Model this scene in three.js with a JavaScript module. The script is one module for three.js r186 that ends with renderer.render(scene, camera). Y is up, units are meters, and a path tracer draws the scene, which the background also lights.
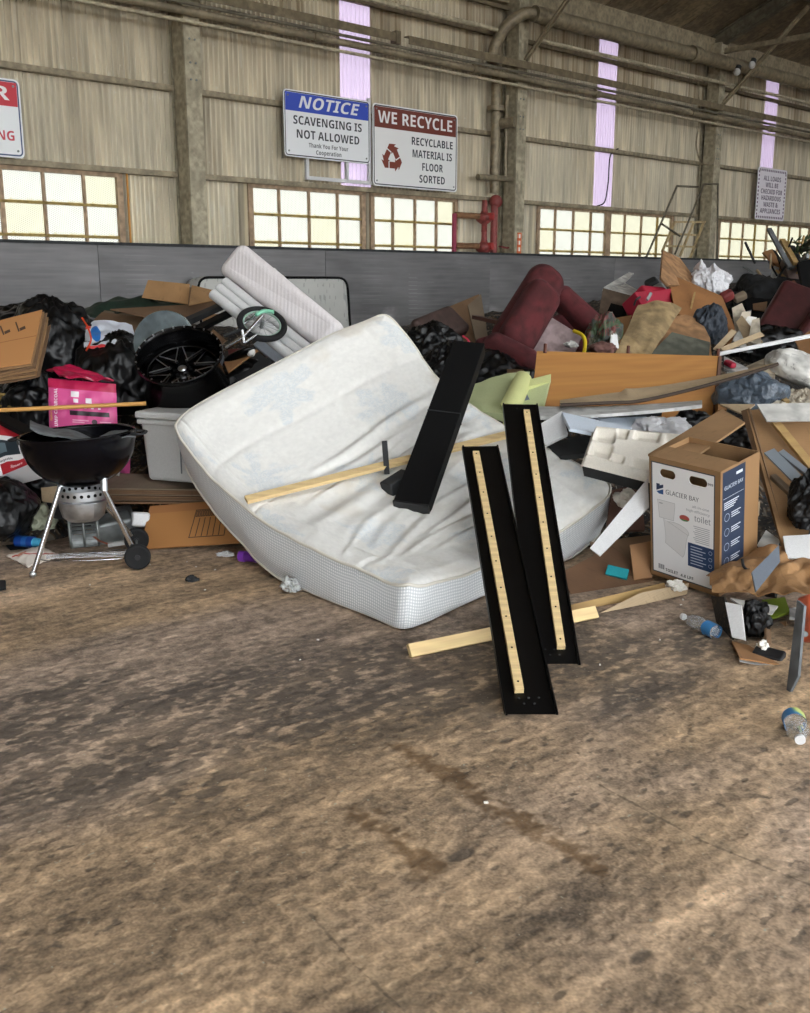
import * as THREE from 'three';
import { RoundedBoxGeometry } from 'three/addons/geometries/RoundedBoxGeometry.js';
import { ImprovedNoise } from 'three/addons/math/ImprovedNoise.js';
import * as BGU from 'three/addons/utils/BufferGeometryUtils.js';

// ---------------------------------------------------------------- camera, sky, exposure
const scene = new THREE.Scene();
const FOC = 1000, PITCH = Math.atan(225.5 / FOC), EYE = 1.48, CP = Math.cos(PITCH), SP = Math.sin(PITCH);
const camera = new THREE.PerspectiveCamera(2 * Math.atan(506.5 / FOC) * 180 / Math.PI, 810 / 1013, 0.05, 400);
camera.position.set(0, EYE, 0); camera.rotation.set(-PITCH, 0, 0);
scene.add(camera);
scene.background = new THREE.Color().setRGB(0.93, 0.97, 1.0);
scene.backgroundIntensity = 2.6;                       // bright overcast: it enters through the roof lights, the windows and the open bays
const renderer = new THREE.WebGLRenderer({ antialias: true });
renderer.toneMapping = THREE.LinearToneMapping;
renderer.toneMappingExposure = 3.0;
renderer.shadowMap.enabled = true;
// ---------------------------------------------------------------- helpers
const V = (x, y, z) => new THREE.Vector3(x, y, z);
// a pixel gives a direction; the depth d (metres along -z) comes from what the thing stands on
function P(x, y, d) { const t = (y - 506.5) / FOC, s = (x - 405) / FOC, f = CP - t * SP; return V(s / f * d, EYE - d * (t * CP + SP) / f, -d); }
function G(x, y, h = 0) { const t = (y - 506.5) / FOC, s = (x - 405) / FOC, k = (EYE - h) / (t * CP + SP); return V(s * k, h, -(CP - t * SP) * k); }
const WD = V(0.7376647, 0, -0.6751673), WN = V(0.6751673, 0, 0.7376647), WALL_DIST = 11.0, WTURN = Math.atan2(0.6751673, 0.7376647);
const WPOS = WN.clone().multiplyScalar(-WALL_DIST);
const toWall = p => { const q = p.clone().sub(WPOS); return V(q.dot(WD), q.y, q.dot(WN)); };
const fromWall = (u, v, n) => WPOS.clone().addScaledVector(WD, u).addScaledVector(WN, n).setY(v);
function W(x, y, n = 0) { const r = P(x, y, 1).sub(V(0, EYE, 0)); const k = (-WALL_DIST + n) / r.dot(WN); const q = V(0, EYE, 0).addScaledVector(r, k); return V(q.dot(WD), q.y, n); }
let seedState = 7;
const rnd = () => { seedState = (seedState * 1664525 + 1013904223) >>> 0; return seedState / 4294967296; };
const rr = (a, b) => a + (b - a) * rnd();
const reseed = s => { seedState = (s * 2654435761) >>> 0; rnd(); rnd(); };
const perm = new Uint8Array(512); { const a = [...Array(256).keys()]; reseed(99); for (let i = 255; i > 0; i--) { const j = Math.floor(rnd() * (i + 1)); [a[i], a[j]] = [a[j], a[i]]; } for (let i = 0; i < 512; i++) perm[i] = a[i & 255]; }
function vn(x, y, per = 256, s = 0) {
  const xi = Math.floor(x), yi = Math.floor(y), fx = x - xi, fy = y - yi, u = fx * fx * (3 - 2 * fx), v = fy * fy * (3 - 2 * fy);
  const m = k => ((k % per) + per) % per & 255, x0 = m(xi), x1 = m(xi + 1), y0 = m(yi), y1 = m(yi + 1);
  const h = (a, b) => perm[(perm[(a + s) & 255] + b) & 511];
  const a = h(x0, y0), b = h(x1, y0), c = h(x0, y1), d = h(x1, y1);
  return (a + (b - a) * u + (c - a) * v + (a - b - c + d) * u * v) / 255;
}
function fbm(x, y, per = 256, o = 4, s = 0) { let r = 0, a = 0.5, t = 0; for (let i = 0; i < o; i++) { r += a * vn(x, y, per, s + i * 17); t += a; a *= 0.5; x *= 2; y *= 2; per = Math.min(256, per * 2); } return r / t; }
const noise3 = new ImprovedNoise(), n3 = (x, y, z) => noise3.noise(x, y, z);
const sm = (a, b, x) => { const t = Math.min(1, Math.max(0, (x - a) / (b - a))); return t * t * (3 - 2 * t); };
const lerp = (a, b, t) => a + (b - a) * t;
function tex(w, h, fn, { srgb = true, wrap = THREE.RepeatWrapping } = {}) {
  const d = new Uint8Array(w * h * 4);
  for (let j = 0; j < h; j++) for (let i = 0; i < w; i++) { const c = fn((i + 0.5) / w, (j + 0.5) / h), k = (j * w + i) * 4; if (c.length) { d[k] = c[0] * 255; d[k + 1] = c[1] * 255; d[k + 2] = c[2] * 255; } else d[k] = d[k + 1] = d[k + 2] = c * 255; d[k + 3] = 255; }
  const t = new THREE.DataTexture(d, w, h); t.wrapS = t.wrapT = wrap; t.magFilter = THREE.LinearFilter; t.minFilter = THREE.LinearMipmapLinearFilter; t.generateMipmaps = true; if (srgb) t.colorSpace = THREE.SRGBColorSpace; t.needsUpdate = true; return t;
}
function canvasTex(w, h, draw) { const c = document.createElement('canvas'); c.width = w; c.height = h; const g = c.getContext('2d'); draw(g, w, h); const t = new THREE.CanvasTexture(c); t.colorSpace = THREE.SRGBColorSpace; return t; }
const rep = (t, x, y = x) => { const c = t.clone(); c.repeat.set(x, y); c.needsUpdate = true; return c; };

const taken = {};
function numbered(n) { if (!(n in taken)) { taken[n] = 0; return n; } taken[n]++; return n + '_' + String(taken[n]).padStart(3, '0'); }
function tag(o, label, category, group) { o.userData.label = label; if (category) o.userData.category = category; if (group) o.userData.group = group; return o; }
function thing(name, label, category, group) { const g = new THREE.Group(); g.name = numbered(name); scene.add(g); return tag(g, label, category, group); }
function wthing(name, label, category, group) { const g = thing(name, label, category, group); g.position.copy(WPOS); g.rotation.y = WTURN; return g; }
function struct(name, label, inWall = true) { const g = new THREE.Group(); g.name = numbered(name); scene.add(g); g.userData.kind = 'structure'; if (label) g.userData.label = label; if (inWall) { g.position.copy(WPOS); g.rotation.y = WTURN; } return g; }
function boxUV(g) {
  let q = g.index ? g.toNonIndexed() : g; const p = q.attributes.position, uv = new Float32Array(p.count * 2), a = V(), b = V(), c = V(), n = V();
  if (!q.attributes.normal) q.computeVertexNormals();
  for (let i = 0; i < p.count; i += 3) {
    a.fromBufferAttribute(p, i); b.fromBufferAttribute(p, i + 1); c.fromBufferAttribute(p, i + 2); n.copy(b).sub(a).cross(c.clone().sub(a));
    const x = Math.abs(n.x), y = Math.abs(n.y), z = Math.abs(n.z);
    for (let k = 0; k < 3; k++) { const w = [a, b, c][k]; const [s, t] = x > y && x > z ? [w.z, w.y] : y > z ? [w.x, w.z] : [w.x, w.y]; uv[(i + k) * 2] = s; uv[(i + k) * 2 + 1] = t; }
  }
  q.setAttribute('uv', new THREE.BufferAttribute(uv, 2)); return q;
}
function mesh(name, geo, mat, parent, keep = false) { const m = new THREE.Mesh(keep ? geo : boxUV(geo), mat); m.name = parent ? name : numbered(name); (parent ?? scene).add(m); return m; }
function solo(name, label, category, geo, mat, group, keep) { return tag(mesh(name, geo, mat, null, keep), label, category, group); }
function merge(list) { return BGU.mergeGeometries(list.map(g => { const q = g.index ? g.toNonIndexed() : g; for (const k of Object.keys(q.attributes)) if (!['position', 'normal', 'uv'].includes(k)) q.deleteAttribute(k); return q; })); }
function frameOf(x, zHint) { const X = x.clone().normalize(), Z = zHint.clone().addScaledVector(X, -zHint.dot(X)).normalize(), Y = Z.clone().cross(X); return new THREE.Matrix4().makeBasis(X, Y, Z); }
const box = (w, h, d, x = 0, y = 0, z = 0) => new THREE.BoxGeometry(w, h, d).translate(x, y, z);
const rbox = (w, h, d, r, s = 2) => new RoundedBoxGeometry(w, h, d, s, Math.min(r, w / 2.01, h / 2.01, d / 2.01));
// a bar from p to q, its width across, its height along the hint
function bar(p, q, w, h, hint = V(0, 1, 0), r = 0, s = 2) {
  const L = p.distanceTo(q), g = r ? rbox(L, w, h, r, s) : new THREE.BoxGeometry(L, w, h);
  const d = q.clone().sub(p); let hz = hint; if (Math.abs(d.clone().normalize().dot(hint.clone().normalize())) > 0.99) hz = V(0.3, 0.1, 1);
  return g.applyMatrix4(frameOf(d, hz)).translate((p.x + q.x) / 2, (p.y + q.y) / 2, (p.z + q.z) / 2);
}
function rod(p, q, r, seg = 12, r2 = r) { const d = q.clone().sub(p), L = d.length(); return new THREE.CylinderGeometry(r2, r, L, seg).applyQuaternion(new THREE.Quaternion().setFromUnitVectors(V(0, 1, 0), d.normalize())).translate((p.x + q.x) / 2, (p.y + q.y) / 2, (p.z + q.z) / 2); }
function tube(pts, r, seg = 40, rad = 8, closed = false) { return new THREE.TubeGeometry(new THREE.CatmullRomCurve3(pts, closed), seg, r, rad, closed); }
// a flat sheet: the first three pixels with depths give its plane, the others lie on it; it gets its thickness behind the face seen
function panelGeo(px, th, bev = 0) {
  const p0 = P(...px[0]), p1 = P(...px[1]), p2 = P(...px[2]); let N = p1.clone().sub(p0).cross(p2.clone().sub(p0)).normalize(); const E = V(0, EYE, 0); if (N.dot(E.clone().sub(p0)) < 0) N.negate();
  const pts = px.map((q, i) => { if (i < 3) return P(...q); const r = P(q[0], q[1], 1).sub(E); return E.clone().addScaledVector(r, p0.clone().sub(E).dot(N) / r.dot(N)); });
  const c = pts.reduce((a, b) => a.add(b), V()).multiplyScalar(1 / pts.length), M = frameOf(p1.clone().sub(p0), N), inv = M.clone().transpose();
  const s = new THREE.Shape(pts.map(q => { const l = q.clone().sub(c).applyMatrix4(inv); return new THREE.Vector2(l.x, l.y); }));
  const g = new THREE.ExtrudeGeometry(s, { depth: th, bevelEnabled: bev > 0, bevelThickness: bev, bevelSize: bev, bevelSegments: 2, steps: 1 }); g.translate(0, 0, -th);
  return { g, M, c };
}
function panel(name, px, th, mat, parent, bev = 0) {
  const { g, M, c } = panelGeo(px, th, bev), m = new THREE.Mesh(g, mat); m.name = parent ? name : numbered(name); m.position.copy(c); m.quaternion.setFromRotationMatrix(M); (parent ?? scene).add(m); return m;
}
const card = (name, label, category, px, th, mat, group, bev) => tag(panel(name, px, th, mat, null, bev), label, category, group);
// a curved sheet: fn(s, t) gives the face seen, the thickness goes along minus its normal
function sheetGeo(fn, nu, nv, th, flip = 1) {
  const pos = [], uv = [], idx = [], top = [];
  for (let j = 0; j <= nv; j++) for (let i = 0; i <= nu; i++) { top.push(fn(i / nu, j / nv)); }
  const at = (i, j) => top[Math.min(nv, Math.max(0, j)) * (nu + 1) + Math.min(nu, Math.max(0, i))];
  const N = []; for (let j = 0; j <= nv; j++) for (let i = 0; i <= nu; i++) N.push(at(i + 1, j).clone().sub(at(i - 1, j)).cross(at(i, j + 1).clone().sub(at(i, j - 1))).normalize().multiplyScalar(flip));
  const n = top.length;
  for (const s of [0, 1]) top.forEach((p, k) => { const q = s ? p.clone().addScaledVector(N[k], -th) : p; pos.push(q.x, q.y, q.z); uv.push((k % (nu + 1)) / nu, Math.floor(k / (nu + 1)) / nv); });
  const quad = (a, b, c, d) => flip > 0 ? idx.push(a, b, c, a, c, d) : idx.push(a, c, b, a, d, c);
  for (let j = 0; j < nv; j++) for (let i = 0; i < nu; i++) { const a = j * (nu + 1) + i; quad(a, a + 1, a + nu + 2, a + nu + 1); quad(n + a, n + a + nu + 1, n + a + nu + 2, n + a + 1); }
  const face = new THREE.BufferGeometry(); face.setAttribute('position', new THREE.Float32BufferAttribute(pos, 3)); face.setAttribute('uv', new THREE.Float32BufferAttribute(uv, 2)); face.setIndex(idx); face.computeVertexNormals();
  const ep = [], eu = [], ei = []; const edge = (list, f) => { const b = ep.length / 3; list.forEach(k => { ep.push(pos[k * 3], pos[k * 3 + 1], pos[k * 3 + 2], pos[(k + n) * 3], pos[(k + n) * 3 + 1], pos[(k + n) * 3 + 2]); eu.push(0, 0, 0, 0.02); }); for (let i = 0; i < list.length - 1; i++) { const a = b + i * 2; f * flip > 0 ? ei.push(a, a + 1, a + 3, a, a + 3, a + 2) : ei.push(a, a + 3, a + 1, a, a + 2, a + 3); } };
  const I = (i, j) => j * (nu + 1) + i;
  edge([...Array(nu + 1).keys()].map(i => I(i, 0)), 1); edge([...Array(nu + 1).keys()].map(i => I(i, nv)), -1); edge([...Array(nv + 1).keys()].map(j => I(0, j)), -1); edge([...Array(nv + 1).keys()].map(j => I(nu, j)), 1);
  const e = new THREE.BufferGeometry(); e.setAttribute('position', new THREE.Float32BufferAttribute(ep, 3)); e.setAttribute('uv', new THREE.Float32BufferAttribute(eu, 2)); e.setIndex(ei); e.computeVertexNormals();
  return merge([face, e]);
}
// four corners (pixel + depth) to a bilinear patch with a bulge
function patch(c, bulge = () => 0, dir = V(0, 1, 0.3)) { const [a, b, d, e] = c.map(q => q.isVector3 ? q : P(...q)); const D = dir.clone().normalize(); return (s, t) => a.clone().multiplyScalar((1 - s) * (1 - t)).addScaledVector(b, s * (1 - t)).addScaledVector(d, s * t).addScaledVector(e, (1 - s) * t).addScaledVector(D, bulge(s, t)); }
// a full plastic sack: a lumpy ball with folds running up to its gathered neck
function sackGeo(rx, ry, rz, seed, { lump = 0.16, fold = 0.05, knot = 0.25, detail = 26, flat = 0.35 } = {}) {
  let g = BGU.mergeVertices(new THREE.IcosahedronGeometry(1, detail).deleteAttribute('uv').deleteAttribute('normal'), 1e-5); const p = g.attributes.position, v = V();
  for (let i = 0; i < p.count; i++) {
    v.fromBufferAttribute(p, i); const a = v.clone(); const o = seed * 13.7;
    let r = 1 + lump * n3(a.x * 1.3 + o, a.y * 1.3, a.z * 1.3 + o) * 1.6 + lump * 0.5 * n3(a.x * 3 + o, a.y * 3, a.z * 3);
    const w1 = 1 - Math.abs(n3(a.x * 4.2 + o, a.y * 2.0 + 5, a.z * 4.2)) * 2, w2 = 1 - Math.abs(n3(a.x * 9 + o, a.y * 5, a.z * 9 + o)) * 2;
    r += fold * (w1 + 0.5 * w2 - 0.7);
    const ang = Math.atan2(a.z, a.x), up = sm(0.55, 1, a.y); r += up * (knot + 0.06 * Math.sin(ang * 11 + o));
    v.multiplyScalar(r); const sq = 1 - 0.55 * sm(0.8, 1.25, v.y) * (knot > 0 ? 1 : 0); v.x *= sq; v.z *= sq;
    if (v.y < -1 + flat) v.y = -1 + flat + (v.y + 1 - flat) * 0.12;
    p.setXYZ(i, v.x * rx, v.y * ry, v.z * rz);
  }
  g.computeVertexNormals(); return g;
}
function sack(name, label, category, at, r, seed, mat, opt = {}, group) { const g = sackGeo(r[0], r[1], r[2], seed, opt); const e = new THREE.Euler(...(opt.rot ?? [0, 0, 0])); g.applyMatrix4(new THREE.Matrix4().makeRotationFromEuler(e)); const c = at.isVector3 ? at : P(...at); g.translate(c.x, c.y, c.z); return solo(name, label, category, g, mat, group); }

// ---------------------------------------------------------------- textures and materials
const T = {};
T.card = tex(512, 512, (u, v) => { const g = fbm(u * 6, v * 6, 6, 5, 3), l = 0.5 + 0.5 * Math.sin(v * Math.PI * 2 * 90); const s = 0.80 + 0.24 * g + 0.03 * l - (vn(u * 90, v * 12, 12 * 8, 5) > 0.86 ? 0.05 : 0); return Math.min(1, s); });
T.grunge = tex(512, 512, (u, v) => { const a = fbm(u * 5, v * 5, 5, 5, 21), b = fbm(u * 20, v * 20, 20, 3, 33); return Math.min(1, 0.70 + 0.36 * a * b * 2 * 0.7 + 0.12 * b); });
T.fine = tex(256, 256, (u, v) => { const i = Math.floor(u * 256), j = Math.floor(v * 256); return 0.90 + 0.05 * perm[(perm[i & 255] + j) & 255] / 255 + 0.05 * fbm(u * 8, v * 8, 8, 3, 2); });
T.wood = tex(512, 512, (u, v) => { const w = fbm(u * 3, v * 3, 3, 3, 8), r = Math.sin((v * 22 + w * 3.2) * Math.PI * 2) * 0.5 + 0.5, f = vn(u * 6, v * 220, 6 * 40, 4); const s = 0.88 + 0.05 * r + 0.07 * f; return [s, s * (0.97 + 0.02 * r), s * 0.94]; });
T.crease = tex(512, 512, (u, v) => { const r = k => 1 - Math.abs(fbm(u * k, v * k, k, 3, k) - 0.5) * 4; return Math.min(1, Math.max(0, 0.35 + 0.35 * r(5) + 0.3 * r(11))); }, { srgb: false });
T.weave = tex(256, 256, (u, v) => 0.6 + 0.4 * (Math.sin(u * Math.PI * 2 * 32) * Math.sin(v * Math.PI * 2 * 32) * 0.5 + 0.5), { srgb: false });
const std = (color, roughness = 0.85, o = {}) => new THREE.MeshStandardMaterial({ color, roughness, ...o });
const phys = (color, roughness, o = {}) => new THREE.MeshPhysicalMaterial({ color, roughness, ...o });
const cardM = (c, k = 1) => std(c, 0.92, { map: rep(T.card, k), bumpMap: T.grunge, bumpScale: 0.0012 });
const M = {
  card: cardM('#9b7852'), cardLight: cardM('#a98257'), cardOrange: cardM('#9a6f45'), cardDark: cardM('#7c6046'), cardGrey: cardM('#7d6d5a'), cardPale: cardM('#bfa887'),
  bag: phys('#07080a', 0.38, { specularIntensity: 0.75, bumpMap: rep(T.crease, 0.9), bumpScale: 0.003 }),
  bagGrey: phys('#4b5662', 0.42, { clearcoat: 0.2, bumpMap: rep(T.crease, 3), bumpScale: 0.012 }),
  bagWhite: phys('#d9d9dc', 0.5, { bumpMap: rep(T.crease, 3), bumpScale: 0.012, transmission: 0.1, thickness: 0 }),
  blackPaint: phys('#060607', 0.42, { map: T.grunge, specularIntensity: 0.5 }), blackMatte: phys('#060607', 0.75, { map: T.fine, specularIntensity: 0.4 }),
  enamel: phys('#05050a', 0.2, { specularIntensity: 0.45 }), blackGloss: phys('#040405', 0.22, { specularIntensity: 0.6 }),
  machined: std('#c9ccd0', 0.28, { metalness: 1 }), alu: std('#c4c7ca', 0.36, { metalness: 0.9, map: T.grunge }), galv: std('#8d9190', 0.5, { metalness: 0.55, map: T.grunge }), chrome: std('#d8dade', 0.2, { metalness: 1 }),
  steelWhite: std('#c9c9c6', 0.55, { map: T.grunge }), white: std('#dedede', 0.6, { map: T.fine }), whiteMatte: std('#d8d6d0', 0.85, { map: T.grunge }), foamWhite: std('#e4ded2', 0.8, { map: T.fine }), whiteBlue: std('#ccd6e2', 0.7, { map: T.fine }),
  pine: std('#e2c999', 0.75, { map: rep(T.wood, 0.8, 1) }), pineDark: std('#ae9161', 0.8, { map: rep(T.wood, 0.7, 0.7) }), handleWood: std('#cf9d57', 0.55, { map: rep(T.wood, 2, 5) }), beech: std('#b07f4a', 0.5, { map: rep(T.wood, 0.4, 0.5) }), mdf: std('#a98059', 0.8, { map: T.grunge }),
  rubber: std('#101012', 0.85, { map: T.fine }), toteGrey: phys('#c2c2c0', 0.5, { map: T.fine }), plasticBlack: std('#131417', 0.5), darkGrey: std('#2d2f31', 0.75, { map: T.grunge }), midGrey: std('#6d7073', 0.7, { map: T.grunge }), slate: std('#5d6570', 0.55, { map: T.fine }),
  maroon: std('#561f22', 0.95, { map: T.grunge, bumpMap: rep(T.weave, 8), bumpScale: 0.0006 }), leather: phys('#462022', 0.42, { map: T.grunge, clearcoat: 0.1 }), leatherBrown: std('#4b3a35', 0.55, { map: T.grunge }), liningPink: std('#a89494', 0.95, { map: T.grunge }),
  foamGreen: std('#b7bf8f', 0.95, { map: T.fine }), foamCut: std('#c6c98a', 0.95, { map: T.fine }), carpet: std('#a58d66', 1, { map: T.grunge, bumpMap: rep(T.weave, 6), bumpScale: 0.002 }), carpetBack: std('#5b5c50', 1, { map: T.grunge }), red: std('#9a1530', 0.55), redDull: std('#7a2b28', 0.7, { map: T.grunge }),
  tarpGreen: phys('#1f3328', 0.6, { map: T.grunge }), paper: std('#a27a50', 0.9, { map: T.card, bumpMap: rep(T.crease, 2), bumpScale: 0.01 }), clearPlastic: phys('#f2f5f7', 0.15, { transmission: 0.86, thickness: 0, ior: 1.45 }), drywall: std('#c9beaa', 0.9, { map: T.grunge }), purple: phys('#5b2380', 0.35, { clearcoat: 0.3 }), blue: phys('#123a86', 0.35, { clearcoat: 0.3 }), cyan: std('#4aa6cc', 0.5), teal: std('#128f98', 0.8, { map: T.fine }), orange: phys('#cc6242', 0.45, { map: T.grunge }), mint: phys('#7fc3a5', 0.35, { clearcoat: 0.4 }), straw: std('#b39a5f', 0.95, { map: T.wood }), yellow: std('#d0b41c', 0.7), greenLime: std('#6f8420', 0.6), gauze: std('#e8e4da', 0.95, { map: T.fine }), tin: std('#9fb0b8', 0.25, { metalness: 0.7, map: T.grunge }),
};

// ---------------------------------------------------------------- the setting
// floor: worn concrete; sweep streaks run along the wall, joints and tracks across it
const FS = 6.4, FU0 = 0.2, FN0 = 5.0;                                       // the 6.4 m square the texture covers, in wall axes
const dark = [[40, 730, 0.55], [110, 770, 0.45], [150, 700, 0.4], [230, 690, 0.55], [300, 720, 0.4], [330, 680, 0.5], [420, 690, 0.55], [470, 650, 0.4], [520, 690, 0.35], [600, 660, 0.4], [640, 690, 0.3], [700, 640, 0.35], [380, 660, 0.4], [200, 790, 0.22], [60, 690, 0.3], [560, 640, 0.35]]
  .map(([x, y, r]) => { const w = toWall(G(x, y)); return [w.x, w.z, r * 0.8]; });
const pits = [[462, 855, 0.05], [495, 868, 0.025], [567, 860, 0.03], [690, 905, 0.04], [640, 957, 0.05], [545, 745, 0.035], [605, 770, 0.03], [685, 815, 0.04], [650, 820, 0.035], [745, 780, 0.03], [560, 995, 0.03], [310, 770, 0.06], [480, 960, 0.03], [590, 740, 0.03], [508, 740, 0.04], [595, 805, 0.025]].map(([x, y, r]) => { const w = toWall(G(x, y)); return [w.x, w.z, r * 0.62]; });
const tracks = [[[398, 745], [470, 790], [540, 835], [600, 868]], [[360, 815], [400, 845], [430, 870]]].map(l => l.map(([x, y]) => { const w = toWall(G(x, y)); return [w.x, w.z]; }));
const cracks = [[[311, 915], [355, 965], [405, 1012]], [[600, 785], [700, 840], [810, 885]]].map(l => l.map(([x, y]) => { const w = toWall(G(x, y)); return [w.x, w.z]; }));
const segD = (x, y, l) => { let m = 9; for (let i = 0; i < l.length - 1; i++) { const [ax, ay] = l[i], [bx, by] = l[i + 1], dx = bx - ax, dy = by - ay, t = Math.min(1, Math.max(0, ((x - ax) * dx + (y - ay) * dy) / (dx * dx + dy * dy))); m = Math.min(m, Math.hypot(x - ax - t * dx, y - ay - t * dy)); } return m; };
const lin = s => s <= 0.04045 ? s / 12.92 : ((s + 0.055) / 1.055) ** 2.4;
const floorBump = new Uint8Array(2048 * 2048);
T.floor = tex(2048, 2048, (a, b) => {
  const u = FU0 + a * FS, n = FN0 + b * FS;
  const warp = fbm(u * 1.3, n * 1.3, 256, 2, 60) * 0.5;
  const streak = fbm(u * 1.1 + warp, n * 9, 256, 4, 1), streak2 = fbm(u * 3.5 + 40, n * 30 + warp * 8, 256, 3, 9), blot = fbm(u * 1.7, n * 1.7, 256, 4, 13), mid = fbm(u * 7, n * 9, 256, 4, 23), fine = fbm(u * 34, n * 44, 256, 3, 31), grit = vn(u * 210, n * 210, 256, 41);
  let k = 0.565 + 0.30 * (streak - 0.5) + 0.16 * (blot - 0.5) + 0.20 * (streak2 - 0.5) + 0.15 * (mid - 0.5) + 0.30 * (fine - 0.5) + 0.15 * (grit - 0.5);
  const warm = sm(0.3, 0.7, fbm(u * 0.9 + 9, n * 1.6, 256, 3, 51));
  let r = k * 1.10, g = k * (0.93 + 0.03 * (1 - warm)), bl = k * (0.735 + 0.10 * (1 - warm));
  // tyre-rubber prints: lumps in rows
  let m = 0; for (const [x, y, R] of dark) { const q = ((u - x) ** 2 * 0.5 + (n - y) ** 2 * 2.2) / (R * R); if (q < 4) m = Math.max(m, Math.exp(-q * 0.9)); }
  const lumps = fbm(u * 27 + n * 6, n * 46 - u * 9, 256, 3, 71), rows = 0.5 + 0.5 * Math.sin((n * 0.8 + u * 0.55) * 46 + 3 * warp), thin = vn(u * 3, n * 70, 256, 81);
  const st = m * sm(0.40, 0.62, lumps * 0.74 + rows * 0.13 + thin * 0.12 + m * 0.10); const film = m * 0.16 * sm(0.3, 0.6, fbm(u * 2.4, n * 12, 256, 3, 85)); const dk = Math.min(0.6, st * 0.56 + film);
  const spot = sm(0.73, 0.80, fbm(u * 22, n * 36, 256, 3, 91)) * 0.4 * sm(0.35, 0.6, blot);
  let d = Math.max(dk, spot);
  for (const [x, y, R] of pits) { const q = Math.hypot((u - x) * 0.8, (n - y) * 1.7) / R + (mid - 0.5) * 1.2; d = Math.max(d, 0.45 * sm(1.05, 0.55, q)); }
  r = lerp(r, 0.21, d); g = lerp(g, 0.19, d); bl = lerp(bl, 0.17, d);
  for (const l of tracks) { const w = segD(u, n, l), e = sm(0.05, 0.0, w + (mid - 0.5) * 0.08 + (fine - 0.5) * 0.10) * (0.3 + 0.5 * grit); r = lerp(r, 0.36, e); g = lerp(g, 0.26, e); bl = lerp(bl, 0.15, e); }
  for (const l of cracks) { const w = segD(u, n, l), e = sm(0.006, 0.001, w + (fine - 0.5) * 0.014) * 0.3, f = sm(0.03, 0.01, Math.abs(w - 0.02) + (fine - 0.5) * 0.03) * 0.2; r = lerp(lerp(r, 0.6, f), 0.14, e); g = lerp(lerp(g, 0.53, f), 0.12, e); bl = lerp(lerp(bl, 0.43, f), 0.1, e); }
  if (vn(u * 85, n * 85, 256, 111) > 0.955 && grit > 0.6) { r = g = 0.62; bl = 0.55; }
  const i = Math.floor(a * 2048), j = Math.floor(b * 2048); floorBump[j * 2048 + i] = 255 * Math.min(1, Math.max(0, 0.5 + 0.55 * (mid - 0.5) + 0.5 * (fine - 0.5) + 0.2 * (grit - 0.5) - 0.25 * d));
  return [Math.min(0.95, Math.max(0.06, r)), Math.min(0.9, Math.max(0.05, g)), Math.min(0.85, Math.max(0.045, bl))];
}, { wrap: THREE.MirroredRepeatWrapping });
T.floorBump = tex(1024, 1024, (a, b) => floorBump[Math.floor(b * 2048) * 2048 + Math.floor(a * 2048)] / 255, { srgb: false, wrap: THREE.MirroredRepeatWrapping });
M.floor = std('#ffffff', 0.88, { map: T.floor, bumpMap: T.floorBump, bumpScale: 0.010 });
{
  const f = struct('floor', 'worn brown concrete floor with dark tyre prints'); const g = new THREE.BoxGeometry(62, 0.3, 21.4).translate(13, -0.15, 10.2); const p = g.attributes.position, uv = g.attributes.uv;
  for (let i = 0; i < p.count; i++) uv.setXY(i, (p.getX(i) - FU0) / FS, (p.getZ(i) - FN0) / FS);
  mesh('slab', g, M.floor, f, true);
  const y = struct('ground_yard', 'pale concrete yard outside the shed'); mesh('yard_surface', box(190, 0.2, 150, 13, -0.42, 10), std('#a39a8c', 0.9, { map: rep(T.grunge, 0.2) }), y);
}
// push wall: dark scuffed steel plates
T.steel = tex(1024, 512, (u, v) => { const a = fbm(u * 6, v * 5, 6, 5, 5), s = fbm(u * 8, v * 60, 8, 3, 15), w = sm(0.52, 0.72, fbm(u * 9, v * 6, 9, 5, 25)), scr = vn(u * 5, v * 190, 5, 35) > 0.9 && fbm(u * 12, v * 3, 12, 2, 45) > 0.52 ? 0.12 : 0; const low = sm(0.62, 0.40, v + (a - 0.5) * 0.5); const k = 0.43 + 0.16 * (a - 0.5) + 0.10 * (s - 0.5) + 0.27 * w * low * (0.5 + s) + scr * 0.6; return [k * 1.0, k * 0.985, k * 0.985]; });
{
  const w = struct('wall_push', 'dark grey scuffed steel push wall behind the rubbish'); const m = std('#ffffff', 0.55, { map: T.steel, metalness: 0.15 });
  for (let i = 0; i < 14; i++) { const g = rbox(2.998, 1.85, 0.16, 0.004, 1); const p = mesh('plate', g, m, w, true); const uv = g.attributes.uv, q = g.attributes.position; for (let k = 0; k < q.count; k++) uv.setXY(k, (q.getX(k) + 1.5 + i * 3.7) / 4, (q.getY(k) + 0.93) / 1.9); p.position.set(-5.6 + i * 3.0, 0.925, 0.82 + (i % 3) * 0.004); }
  mesh('cap_rail', box(42, 0.03, 0.2, 13.9, 1.863, 0.82), M.darkGrey, w);
}
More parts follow.
